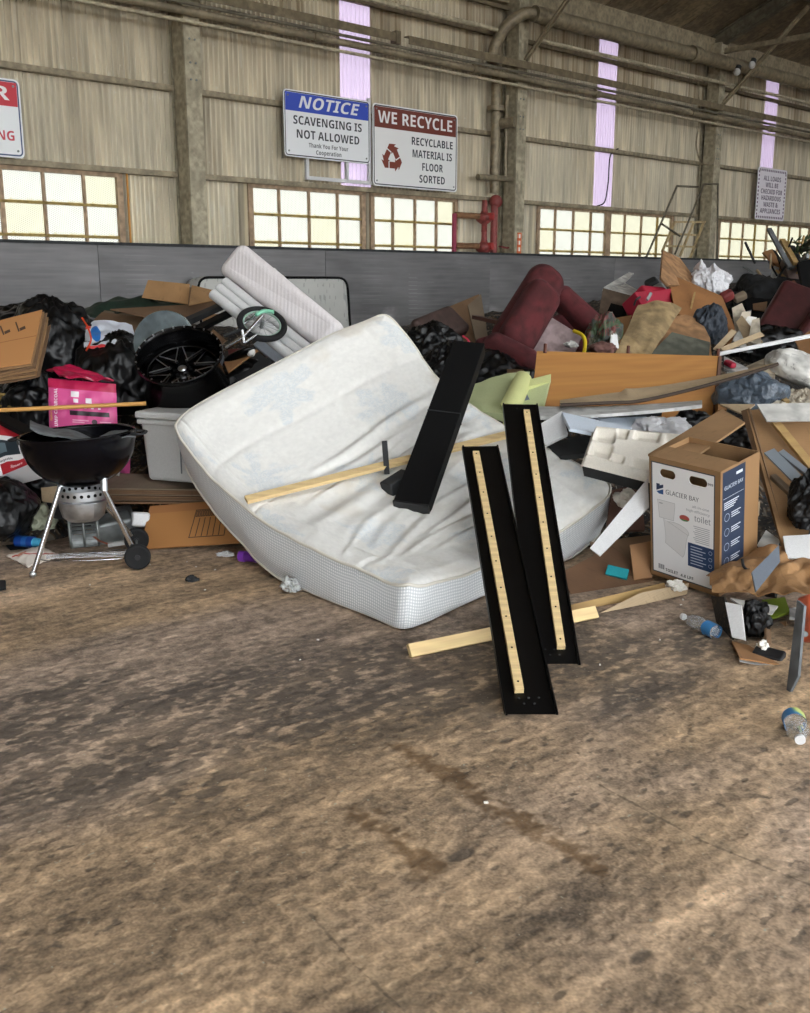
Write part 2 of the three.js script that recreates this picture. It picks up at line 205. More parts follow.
// corrugated wall: each sheet a part
const SW = 0.552, SO = 8.88, PI = Math.PI;
function corrGeo(w, h, lap = 0.03) { const g = new THREE.PlaneGeometry(w + lap, h, 60, 1), p = g.attributes.position; const per = w / 8; for (let i = 0; i < p.count; i++) { const x = p.getX(i) + w / 2; p.setZ(i, 0.018 * Math.cos(x / per * 2 * PI)); } g.computeVertexNormals(); const uv = g.attributes.uv; for (let i = 0; i < p.count; i++) uv.setXY(i, (p.getX(i) + w / 2) / 1.1, (p.getY(i) + h / 2) / 2.8); return g; }
function sheetTex(seed, brown) { return tex(256, 512, (u, v) => { const st = fbm(u * 30, v * 1.2, 30, 3, seed), b = fbm(u * 7, v * 4, 7, 4, seed + 7), drip = sm(0.60, 0.78, fbm(u * 22, v * 1.6, 22, 2, seed + 15)), hole = sm(0.95, 0.97, vn(u * 24, v * 30, 24, seed + 3)); let k = 0.79 + 0.24 * (st - 0.5) + 0.24 * (b - 0.5); let r = k * 1.03, g = k * 0.985, bl = k * 0.875; const q = brown * (0.45 + 0.55 * drip); r = lerp(r, 0.44, q); g = lerp(g, 0.36, q); bl = lerp(bl, 0.25, q); const wh = Math.max(hole * 0.5, sm(0.78, 0.84, fbm(u * 26, v * 6, 26, 2, seed + 31)) * 0.4); return [lerp(r, 0.85, wh), lerp(g, 0.84, wh), lerp(bl, 0.8, wh)].map(x => Math.min(1, Math.max(0.03, x))); }); }
const sheetM = [[3, 0.05], [47, 0.22], [91, 0.35], [133, 0.6]].map(([s, b]) => std('#ffffff', 0.6, { map: sheetTex(s, b), metalness: 0.2, side: THREE.DoubleSide }));
M.strip = phys('#c3b2c9', 0.7, { transmission: 0.2, thickness: 0, side: THREE.DoubleSide });
const winSpans = [[-5.6, 0.0], [0.6, 5.67], [7.37, 9.29], [9.38, 11.10], [12.93, 14.84], [14.84, 16.86], [18.45, 22.35], [24.0, 28.2]];
const GA = 3.65, GB = 2.70, EAVE = 5.75, YB = 1.28;
const wallBack = struct('wall_back', 'weathered corrugated metal wall with translucent lavender strips');
{
  const rows = [[0, GB + 0.04], [GB, GA + 0.06], [GA, 4.75], [4.7, EAVE + 0.1]], cache = {};
  const geo = (w, h) => cache[w.toFixed(3) + h.toFixed(3)] ??= corrGeo(w, h);
  reseed(5);
  for (let k = -27; k < 36; k++) {
    const u0 = SO + k * SW, u1 = u0 + SW, strip = k % 10 === 0;
    rows.forEach(([v0, v1], r) => {
      let spans = [[u0, u1]];
      if (r === 0) for (const [a, b] of winSpans) spans = spans.flatMap(([x, y]) => y <= a || x >= b ? [[x, y]] : [[x, a], [b, y]].filter(([p, q]) => q - p > 0.01));
      for (const [x, y] of spans) { const pick = r === 0 ? (rnd() < 0.8 ? 0 : 1) : r === 1 ? Math.floor(rnd() * 2.4) : r === 2 ? 1 + Math.floor(rnd() * 2) : 2 + Math.floor(rnd() * 2); const m = mesh(strip && r ? 'translucent_sheet' : 'corrugated_sheet', geo(y - x, v1 - v0), strip && r ? M.strip : sheetM[pick], wallBack, true); m.position.set((x + y) / 2, (v0 + v1) / 2, 0.003 * r + (k & 1) * 0.002); }
      if (r === 0) for (const [a, b] of winSpans) { const x = Math.max(a, u0), y = Math.min(b, u1); if (y - x > 0.01) { const m = mesh('corrugated_sheet', geo(y - x, YB), sheetM[0], wallBack, true); m.position.set((x + y) / 2, YB / 2, (k & 1) * 0.002); } }
    });
  }
}
M.column = std('#b5ab92', 0.7, { map: T.grunge }); M.steelPaint = std('#a6997f', 0.65, { map: T.grunge, metalness: 0.1 }); M.steelDark = std('#77705f', 0.7, { map: T.grunge, metalness: 0.1 }); M.steelPale = std('#c4b99d', 0.7, { map: T.grunge }); M.rail = std('#7d6f55', 0.65, { map: T.grunge });
// columns, girts, eave beam
const colU = [-4.86, 0.80, 6.46, 12.12, 17.70, 23.3, 28.9];
colU.forEach((u, i) => {
  const c = struct('steel_column', 'tall steel wide-flange column carrying the eave');
  mesh('flange', box(0.21, EAVE, 0.02, u, EAVE / 2, 0.36), M.column, c); mesh('flange', box(0.21, EAVE, 0.02, u, EAVE / 2, 0.06), M.column, c); mesh('web', box(0.016, EAVE, 0.28, u, EAVE / 2, 0.21), M.column, c);
  mesh('side_channel', box(0.02, EAVE, 0.22, u - 0.10, EAVE / 2, 0.24), M.column, c);
  for (const y of [4.15, 3.9, 3.72]) for (const dx of [-0.035, 0.035]) mesh('bolt', new THREE.CylinderGeometry(0.012, 0.012, 0.012, 8).rotateX(PI / 2).translate(u + dx, y, 0.374), M.galv, c);
});
{
  const g = struct('trim_1', 'horizontal steel girts between the columns');
  for (let i = 0; i < colU.length - 1; i++) { const a = colU[i] + 0.11, b = colU[i + 1] - 0.13, L = b - a, c = (a + b) / 2; for (const [v, h] of [[GA, 0.052], [GB, 0.05]]) { mesh('girt', merge([box(L, h, 0.012, c, v, 0.11), box(L, 0.012, 0.1, c, v + h / 2, 0.06), box(L, 0.012, 0.1, c, v - h / 2, 0.06)]), M.steelPaint, g); } }
  const e = struct('trim_2', 'steel eave beam under the roof edge'); mesh('beam', merge([box(46, 0.34, 0.02, 13, EAVE - 0.08, 0.16), box(46, 0.02, 0.16, 13, EAVE + 0.09, 0.1), box(46, 0.02, 0.16, 13, EAVE - 0.25, 0.1)]), M.steelPaint, e);
  mesh('upper_rail', box(46, 0.06, 0.06, 13, 5.05, 0.1), M.rail, e); mesh('upper_rail', box(46, 0.05, 0.05, 13, 5.42, 0.16), M.rail, e);
}
// windows
T.pane = tex(256, 256, (u, v) => { const d = Math.hypot(((u * 22) % 1) - 0.5, ((v * 16 + (Math.floor(u * 22) & 1) * 0.5) % 1) - 0.5); const k = 0.97 - 0.45 * sm(0.34, 0.16, d) + 0.04 * (fbm(u * 4, v * 4, 4, 3, 3) - 0.5); const gr = sm(0.12, 0.0, v + 0.22 * (fbm(u * 9, v * 5, 9, 3, 6) - 0.4)) * 0.5; return [lerp(k, 0.72, gr), lerp(k * 0.995, 0.58, gr), lerp(k * 0.95, 0.18, gr)]; });
M.pane = phys('#828280', 0.6, { map: T.pane, transmission: 0.92, thickness: 0 }); M.paneYellow = phys('#838176', 0.6, { map: T.pane, transmission: 0.92, thickness: 0 });
M.sash = std('#b89d80', 0.75, { map: T.grunge }); M.sashRust = std('#b09658', 0.8, { map: T.grunge });
winSpans.forEach(([a, b], i) => {
  const w = struct('window_' + (i + 1), 'steel sash window of frosted panes above the push wall'); const n = Math.round((b - a) / 0.478), pw = (b - a) / n, v1 = GB - 0.05, rows = 4, ph = (v1 - YB) / rows, q = i > 4 ? M.sashRust : M.sash;
  mesh('frame', merge([box(b - a, 0.07, 0.06, (a + b) / 2, v1 + 0.01, 0.02), box(b - a, 0.06, 0.06, (a + b) / 2, YB, 0.02), box(0.07, v1 - YB, 0.06, a + 0.035, (v1 + YB) / 2, 0.02), box(0.07, v1 - YB, 0.06, b - 0.035, (v1 + YB) / 2, 0.02)]), M.sash, w);
  for (let k = 1; k < n; k++) mesh('mullion', box(k % 4 === 0 ? 0.045 : 0.03, v1 - YB, 0.04, a + k * pw, (v1 + YB) / 2, 0.02), k % 3 ? M.sash : q, w);
  for (let r = 1; r < rows; r++) mesh('glazing_bar', box(b - a, 0.03, 0.04, (a + b) / 2, YB + r * ph, 0.022), M.sashRust, w);
  for (let k = 0; k < n; k++) for (let r = 0; r < rows; r++) { const g = new THREE.PlaneGeometry(pw, ph); const m = mesh('pane', g, i > 4 || (k + r * 3 + i) % 5 === 0 ? M.paneYellow : M.pane, w, true); m.position.set(a + (k + 0.5) * pw, YB + (r + 0.5) * ph, 0.01); }
});
solo('window_strap', 'thin orange strap hanging beside the window edge', 'strap', box(0.02, 1.0, 0.015, 5.715, 2.18, 0.07).applyMatrix4(new THREE.Matrix4().makeRotationY(WTURN).setPosition(WPOS)), std('#c48a3a', 0.7));
// roof: sheets on rafters, open front side; side walls off to both ends
{
  const SL = 0.385, RIDGE = 10.2, top = EAVE + 0.12 + RIDGE * SL, ang = Math.atan(SL), len = RIDGE / Math.cos(ang);
  const c = struct('ceiling', 'dark roof of long metal sheets on steel rafters'); const ms = [std('#8f7f66', 0.8, { map: T.grunge }), std('#83745e', 0.8, { map: T.grunge }), std('#9a8a6e', 0.8, { map: T.grunge })];
  const g = boxUV(box(0.545, 0.03, len + 0.1).rotateX(-0).clone());
  reseed(3);
  for (let k = -28; k < 38; k++) { const m = mesh('roof_sheet', g, ms[Math.floor(rnd() * 3)], c, true); m.rotation.x = ang * -1; m.position.set(SO + (k + 0.5) * 0.56, EAVE + 0.14 + RIDGE * SL / 2 + (k & 1) * 0.012, RIDGE / 2); }
  // front slope over and behind the camera: bays of roof sheets with clear roof lights between them
  const lightM = phys('#ffffff', 0.05, { transmission: 1, thickness: 0 });
  const up = mesh('roof_deck', box(62, 0.05, len + 0.2), ms[1], c); up.rotation.x = -ang; up.position.set(13, EAVE + 0.24 + RIDGE * SL / 2, RIDGE / 2);
  for (let k = 0; k < 20; k++) { const u = -16.4 + k * 3.05, low = mesh('roof_slope', box(3.05, 0.05, 2.6), ms[0], c), high = mesh('roof_slope', box(3.05, 0.05, 1.0), ms[0], c), light = mesh(k % 4 === 1 ? 'roof_light' : 'roof_slope', box(2.75, 0.012, len - 3.6), k % 4 === 1 ? lightM : ms[0], c), rib = mesh('roof_rib', box(0.3, 0.08, len - 3.6), M.steelDark, c); const at = (m, t) => { m.rotation.x = ang; m.position.set(u + 1.5, EAVE + 0.2 + RIDGE * SL - (t * Math.sin(ang)), RIDGE + t * Math.cos(ang)); }; at(high, 0.5); at(light, 1 + (len - 3.6) / 2); at(rib, 1 + (len - 3.6) / 2); rib.position.x = u; at(low, len - 1.3); }
  for (const u of colU) { const r = mesh('rafter', merge([box(0.16, 0.02, len, 0, 0.1, 0), box(0.16, 0.02, len, 0, -0.12, 0), box(0.015, 0.22, len)]), M.steelDark, c); r.rotation.x = -ang; r.position.set(u, EAVE - 0.03 + RIDGE * SL / 2, RIDGE / 2);
    mesh('tie', merge([box(0.09, 0.015, 18, u, EAVE - 0.18, 9.2), box(0.015, 0.09, 18, u, EAVE - 0.14, 9.2)]), M.steelPaint, c);
    mesh('knee_brace', merge([bar(V(u + 0.06, EAVE - 1.05, 0.37), V(u + 0.06, EAVE + 0.35, 1.9), 0.09, 0.012, V(1, 0, 0)), bar(V(u + 0.06, EAVE - 1.05, 0.37), V(u + 0.06, EAVE + 0.35, 1.9), 0.012, 0.09, V(1, 0, 0))]), M.steelPaint, c);
    for (let z = 3; z < 10; z += 3) mesh('truss_web', box(0.05, z * SL + 0.1, 0.05, u, EAVE - 0.15 + z * SL / 2, z), M.steelPaint, c); }
  for (let z = 1.6; z < RIDGE; z += 1.7) mesh('purlin', box(46, 0.14, 0.07, 13, EAVE + 0.03 + z * SL, z), M.steelDark, c);
  const side = std('#7d776a', 0.8, { map: T.grunge });
  for (const [nm, u] of [['wall_left', -16.5], ['wall_right', 42]]) { const w = struct(nm, 'plain end wall of the shed'); mesh('wall_panel', box(0.2, 10.5, 20.4, u, 5.1, 10.2), side, w); }
  const fw = struct('wall_front', 'plain front wall of the shed behind the camera'); mesh('wall_panel', box(27, EAVE + 0.4, 0.2, 28.5, EAVE / 2, 20.3), side, fw); mesh('lintel', box(31.6, 0.8, 0.2, -0.8, EAVE - 0.1, 20.3), side, fw);
  const bw = struct('wall_back_end', 'corrugated back wall beyond the last bay'); mesh('wall_panel', box(10.4, 6, 0.05, -11.2, 3, -0.05), side, bw); mesh('wall_panel', box(13.5, 6, 0.05, 35.3, 3, -0.05), side, bw);
}
// pipes on the wall
const pipe = (name, label, pts, r, mat, cat = 'pipe') => { const g = wthing(name, label, cat); mesh('run', merge(pts.slice(1).map((q, i) => rod(pts[i], q, r, 12))), mat, g); return g; };
M.pipeGrey = std('#9a8d74', 0.5, { map: T.grunge, metalness: 0.2 }); M.pipeRed = std('#9a4a46', 0.6, { map: T.grunge }); M.pipeRust = std('#946a48', 0.8, { map: T.grunge });
{
  const b = pipe('conduit_pipe', 'thick tan conduit running along the wall above the signs', [V(-8, 4.42, 0.42), V(30, 4.42, 0.42)], 0.045, M.pipeGrey);
  for (let u = -6; u < 30; u += 2.83) mesh('coupling', rod(V(u, 4.42, 0.42), V(u + 0.12, 4.42, 0.42), 0.06), M.pipeGrey, b);
  pipe('conduit_pipe', 'thin conduit just below the thick tan conduit', [V(-8, 4.31, 0.44), V(30, 4.31, 0.44)], 0.022, M.steelPale);
  pipe('conduit_pipe', 'dark cable run lying on the thick conduit', [V(-8, 4.49, 0.475), V(30, 4.49, 0.475)], 0.02, M.steelDark);
  const t = wthing('cable_rail', 'long steel angle rail above the conduits', 'rail'); mesh('angle', merge([box(17.2, 0.1, 0.012, 0.9, 4.60, 0.48), box(17.2, 0.012, 0.1, 0.9, 4.65, 0.43)]), M.rail, t); mesh('end_bracket', box(0.08, 0.16, 0.12, 9.5, 4.60, 0.44), M.rail, t);
  const t2 = wthing('cable_rail', 'steel angle rail carrying cables right of the signs', 'rail'); mesh('angle', merge([box(20, 0.1, 0.012, 19.7, 4.60, 0.48), box(20, 0.012, 0.1, 19.7, 4.65, 0.43)]), M.rail, t2);
  const s = pipe('sprinkler_main', 'large sprinkler main pipe running below the eave', [V(12.05, 5.28, 0.62), V(30, 5.42, 0.62)], 0.115, M.pipeGrey);
  const sr = wthing('sprinkler_riser', 'grey sprinkler riser pipe with an elbow beside the column', 'pipe'); mesh('elbow', tube([V(12.04, 5.28, 0.62), V(11.9, 5.27, 0.58), V(11.72, 5.12, 0.42), V(11.62, 4.85, 0.26), V(11.6, 4.6, 0.22)], 0.085, 24, 12), M.pipeGrey, sr);
  mesh('riser', rod(V(11.6, 4.6, 0.22), V(11.6, 2.78, 0.22), 0.07), M.pipeGrey, sr); mesh('flange_ring', rod(V(11.6, 3.95, 0.22), V(11.6, 4.02, 0.22), 0.13, 16), M.pipeGrey, sr); mesh('stub', rod(V(11.66, 3.78, 0.24), V(11.74, 3.78, 0.48), 0.075, 14), M.pipeGrey, sr);
  mesh('drain_pipe', rod(V(11.84, 4.2, 0.22), V(11.84, 3.0, 0.22), 0.03), M.pipeGrey, sr); mesh('cross_pipe', rod(V(11.15, 2.98, 0.3), V(11.9, 3.0, 0.3), 0.045), M.pipeGrey, sr);
  for (const u of [16.2, 21.8]) mesh('coupling', rod(V(u, 5.315, 0.62), V(u + 0.2, 5.317, 0.62), 0.14, 16), M.pipeGrey, s);
  pipe('conduit_pipe', 'thin pipe under the large sprinkler main', [V(12.3, 4.98, 0.5), V(30, 5.1, 0.5)], 0.03, M.steelPale);
  pipe('conduit_pipe', 'thin pipe near the roof left of the sprinkler riser', [V(4, 4.98, 0.4), V(11.45, 5.0, 0.45)], 0.03, M.steelPale);
  const r = wthing('sprinkler_valve', 'red sprinkler riser with two control valves', 'valve'); const C = M.pipeRed;
  mesh('riser', rod(V(11.52, 1.7, 0.42), V(11.52, 2.72, 0.42), 0.055, 14), C, r); mesh('bulb', new THREE.SphereGeometry(0.10, 16, 12).translate(11.55, 2.66, 0.42), C, r);
  for (const [v, m] of [[2.42, M.pipeRed], [1.99, M.pipeRed]]) { const q = mesh('valve_body', new THREE.LatheGeometry([[0, -0.22], [0.045, -0.22], [0.045, -0.11], [0.12, -0.06], [0.15, 0], [0.11, 0.03], [0.055, 0.06], [0.045, 0.1], [0.04, 0.24], [0, 0.24]].map(([x, y]) => new THREE.Vector2(x, y)), 18).translate(11.22, v, 0.5), m, r); mesh('valve_face', rod(V(11.22, v, 0.6), V(11.24, v, 0.66), 0.055, 14), std('#a83a38', 0.5), q); mesh('branch', rod(V(10.6, v, 0.5), V(11.1, v, 0.5), 0.045, 10), M.pipeRust, q); }
  mesh('drop_pipe', rod(V(10.58, 1.6, 0.5), V(10.58, 2.44, 0.5), 0.035), std('#93304a', 0.6), r); mesh('gauge_line', tube([V(11.6, 2.0, 0.46), V(11.85, 2.0, 0.46), V(11.88, 2.3, 0.46), V(11.9, 2.66, 0.46)], 0.014, 20, 6), C, r); mesh('gauge', rod(V(11.9, 2.68, 0.44), V(11.9, 2.68, 0.5), 0.06, 16), M.white, r); for (const k of r.children) { k.position.z -= 0.2; k.position.x += 0.19; } for (const k of sr.children) if (k.name !== 'elbow') k.position.x += 0.1;
  solo('marker_post', 'small orange and white marker strip on the column', 'marker', box(0.09, 0.42, 0.01, 12.12, 2.0, 0.38).applyMatrix4(new THREE.Matrix4().makeRotationY(WTURN).setPosition(WPOS)), canvasMat(64, 256, (g, w, h) => { g.fillStyle = '#d96a3a'; g.fillRect(0, 0, w, h); g.fillStyle = '#e9e4da'; for (let i = 0; i < 4; i++) g.fillRect(18, 14 + i * 60, 28, 36); }), null, true);
  const cb = wthing('hanging_cable', 'black cable looping down the corrugated wall', 'cable'); mesh('cord', tube([V(14.95, 3.7, 0.1), V(14.75, 3.6, 0.1), V(14.7, 3.1, 0.1), V(14.62, 2.8, 0.1), V(14.4, 2.72, 0.1)], 0.012, 30, 6), M.rubber, cb);
  const c2 = wthing('hanging_cable', 'thin conduit bowed out beside the far column', 'cable'); mesh('cord', tube([V(17.0, 5.0, 0.3), V(16.95, 4.3, 0.4), V(16.9, 3.9, 0.4), V(17.1, 3.62, 0.4), V(17.5, 3.6, 0.4)], 0.015, 30, 6), M.steelPaint, c2);
}
function canvasMat(w, h, draw, rough = 0.6) { return std('#ffffff', rough, { map: canvasTex(w, h, draw) }); }
// floodlights on the brace
for (const [x, y] of [[737, 72], [752, 65]]) { const g = wthing('flood_lamp', 'small white unlit flood lamp on the knee brace', 'lamp', 'flood lamps on the brace'); const q = W(x, y, 1.0); mesh('bulb', new THREE.SphereGeometry(0.06, 14, 10).scale(1, 1.1, 1).translate(q.x, q.y, q.z), M.white, g); mesh('socket', rod(V(q.x + 0.05, q.y + 0.1, q.z), V(q.x + 0.02, q.y + 0.05, q.z), 0.05), M.darkGrey, g); }
// signs
function rrect(w, h, r) { const s = new THREE.Shape(); const a = w / 2, b = h / 2; s.moveTo(-a + r, -b); s.lineTo(a - r, -b); s.quadraticCurveTo(a, -b, a, -b + r); s.lineTo(a, b - r); s.quadraticCurveTo(a, b, a - r, b); s.lineTo(-a + r, b); s.quadraticCurveTo(-a, b, -a, b - r); s.lineTo(-a, -b + r); s.quadraticCurveTo(-a, -b, -a + r, -b); return s; }
function sign(name, label, u, v, w, h, n, draw, pxw = 900) {
  const g = wthing(name, label, 'sign'); const plate = mesh('plate', new THREE.ExtrudeGeometry(rrect(w, h, 0.06), { depth: 0.012, bevelEnabled: false }), M.steelWhite, g); plate.position.set(u, v, n);
  const f = new THREE.ShapeGeometry(rrect(w - 0.004, h - 0.004, 0.06)), p = f.attributes.position, uv = f.attributes.uv; for (let i = 0; i < p.count; i++) uv.setXY(i, p.getX(i) / w + 0.5, p.getY(i) / h + 0.5);
  const m = mesh('printed_face', f, canvasMat(pxw, Math.round(pxw * h / w), draw, 0.5), g, true); m.position.set(u, v, n + 0.0135); m.userData.label = 'printed sign face';
  for (const sx of [-1, 1]) for (const sy of [-1, 1]) mesh('screw', new THREE.CylinderGeometry(0.012, 0.012, 0.01, 8).rotateX(PI / 2).translate(u + sx * (w / 2 - 0.07), v + sy * (h / 2 - 0.07), n + 0.016), M.galv, g);
  return g;
}
const fitText = (g, s, x, y, w, size, font = 'bold', align = 'center') => { g.font = `${font} ${size}px sans-serif`; g.textAlign = 'left'; g.textBaseline = 'middle'; const m = g.measureText(s).width; g.save(); const k = w / m; g.translate(align === 'center' ? x - w / 2 : x, y); g.scale(k, 1); g.fillText(s, 0, 0); g.restore(); };
const frameSign = (g, w, h, bg, line, i = 14, lw = 8) => { g.fillStyle = bg; g.fillRect(0, 0, w, h); g.strokeStyle = line; g.lineWidth = lw; g.beginPath(); g.roundRect ? g.roundRect(i, i, w - 2 * i, h - 2 * i, 24) : g.rect(i, i, w - 2 * i, h - 2 * i); g.stroke(); };
sign('notice_sign', 'white sign with blue band reading notice scavenging is not allowed', 8.53, 3.415, 1.42, 0.80, 0.2, (g, w, h) => {
  frameSign(g, w, h, '#e9ebed', '#2b2d33'); g.fillStyle = '#2b48b4'; g.fillRect(20, 20, w - 40, h * 0.27); g.fillStyle = '#e4e6ea'; fitText(g, 'NOTICE', w / 2, h * 0.165, w * 0.70, h * 0.25, 'italic bold');
  g.fillStyle = '#2d2f36'; fitText(g, 'SCAVENGING IS', w / 2, h * 0.44, w * 0.80, h * 0.175, 'bold'); fitText(g, 'NOT ALLOWED', w / 2, h * 0.645, w * 0.74, h * 0.175, 'bold'); g.fillStyle = '#55575c'; fitText(g, 'Thank You For Your', w / 2, h * 0.80, w * 0.46, h * 0.09, 'bold'); fitText(g, 'Cooperation', w / 2, h * 0.90, w * 0.30, h * 0.09, 'bold');
});
sign('recycle_sign', 'white sign with brown band reading we recycle and arrows symbol', 10.075, 3.275, 1.62, 1.06, 0.22, (g, w, h) => {
  frameSign(g, w, h, '#e8e8e7', '#2b2d3a'); g.fillStyle = '#6e2c1c'; g.fillRect(20, 20, w - 40, h * 0.25); g.fillStyle = '#ecebea'; fitText(g, 'WE RECYCLE', w / 2, h * 0.155, w * 0.88, h * 0.20);
  g.fillStyle = '#2b2d36'; for (const [s, y, k] of [['RECYCLABLE', 0.40, 0.51], ['MATERIAL IS', 0.555, 0.49], ['FLOOR', 0.71, 0.26], ['SORTED', 0.865, 0.32]]) fitText(g, s, w * 0.69, h * y, w * k, h * 0.135, 'bold');
  g.fillStyle = '#7b3524'; const cx = w * 0.215, cy = h * 0.62, R = h * 0.20;
  for (let i = 0; i < 3; i++) { g.save(); g.translate(cx, cy + R * 0.1); g.rotate(i * 2 * PI / 3); const q = l => { g.beginPath(); l.forEach(([x, y], k) => k ? g.lineTo(x * R, y * R) : g.moveTo(x * R, y * R)); g.closePath(); g.fill(); };
    q([[-0.30, 0.64], [-0.62, 0.64], [-0.92, 0.14], [-0.62, 0.26], [-0.48, 0.22], [-0.30, 0.22]].map(([x, y]) => [x, y])); q([[-0.22, 0.64], [-0.22, 0.24], [0.26, 0.24], [0.26, 0.06], [0.62, 0.44], [0.26, 0.82], [0.26, 0.64]]); g.restore(); }
});
sign('load_check_sign', 'white sign with purple border saying all loads will be checked', 20.12, 3.22, 1.2, 1.02, 0.2, (g, w, h) => {
  g.fillStyle = '#eee9ef'; g.fillRect(0, 0, w, h); g.strokeStyle = '#5f3b63'; g.lineWidth = 30; g.setLineDash([30, 26]); g.strokeRect(40, 40, w - 80, h - 80); g.setLineDash([]); g.fillStyle = '#54405e';
  for (const [s, y, k] of [['ALL LOADS', 0.20, 0.60], ['WILL BE', 0.325, 0.44], ['CHECKED FOR', 0.45, 0.74], ['HAZARDOUS', 0.575, 0.68], ['WASTE &', 0.70, 0.50], ['APPLIANCES', 0.825, 0.70]]) fitText(g, s, w / 2, h * y, w * k, h * 0.125);
});
sign('danger_sign', 'white sign with a red band and red lettering by the window', 3.78, 3.11, 1.43, 0.77, 0.2, (g, w, h) => {
  frameSign(g, w, h, '#e9ebed', '#33436b', 16, 9); g.fillStyle = '#c42838'; g.fillRect(22, 22, w - 44, h * 0.30); g.fillStyle = '#e6e4e2'; fitText(g, 'DANGER', w / 2, h * 0.19, w * 0.84, h * 0.24); g.fillStyle = '#c2394a'; g.font = `bold ${h * 0.17}px sans-serif`; g.textAlign = 'right'; g.textBaseline = 'middle'; g.fillText('NG', w * 0.94, h * 0.72);
});
{ const f = wthing('sign_frame', 'white square-tube frame behind the two hanging signs', 'frame'); const q = (a, b) => bar(a, b, 0.045, 0.04, V(0, 0, 1)); mesh('tube', merge([q(V(8.2, 3.1, 0.17), V(8.2, 2.78, 0.17)), q(V(8.18, 2.78, 0.17), V(9.5, 2.78, 0.17)), q(V(8.86, 3.1, 0.17), V(8.86, 2.78, 0.17)), q(V(9.25, 3.86, 0.17), V(9.25, 2.78, 0.17)), q(V(7.9, 3.7, 0.17), V(10.8, 3.7, 0.17))]), M.white, f); }
// tan stair-like rack standing behind the push wall, and a thin rail frame
{ const r = wthing('tan_rack', 'tan angle-iron rack rising behind the push wall', 'rack'); const m = std('#c2ab7f', 0.7, { map: T.grunge }); const Q = (x, y) => W(x, y, 0.62); const b = (a, c) => bar(Q(...a), Q(...c), 0.035, 0.035, V(0, 0, 1));
  for (const [a, c] of [[[675, 222], [662, 252]], [[704, 222], [690, 258]], [[694, 222], [680, 256]]]) mesh('upright', b(a, c), m, r); for (const [a, c] of [[[675, 222], [705, 222]], [[670, 234], [699, 235]], [[667, 246], [696, 247]]]) mesh('rung', b(a, c), m, r); mesh('foot', merge([box(0.05, 1.9, 0.05, Q(690, 258).x, 0.95, 0.6), box(0.05, 1.9, 0.05, Q(664, 258).x, 0.95, 0.6)]), m, r);
  const t = wthing('rail_frame', 'thin dark metal rail frame before the far column', 'frame'); const n = (a, c) => rod(W(...a, 0.66), W(...c, 0.66), 0.018, 8); mesh('tube', merge([n([646, 258], [677, 186]), n([677, 186], [698, 187]), n([704, 184], [718, 184]), n([718, 184], [717, 260]), n([704, 184], [675, 254]), n([662, 224], [680, 236])]), M.steelDark, t); mesh('foot', merge([box(0.04, 1.9, 0.04, W(717, 258, 0.66).x, 0.95, 0.66), box(0.04, 1.9, 0.04, W(646, 258, 0.66).x, 0.95, 0.66)]), M.steelDark, t); }

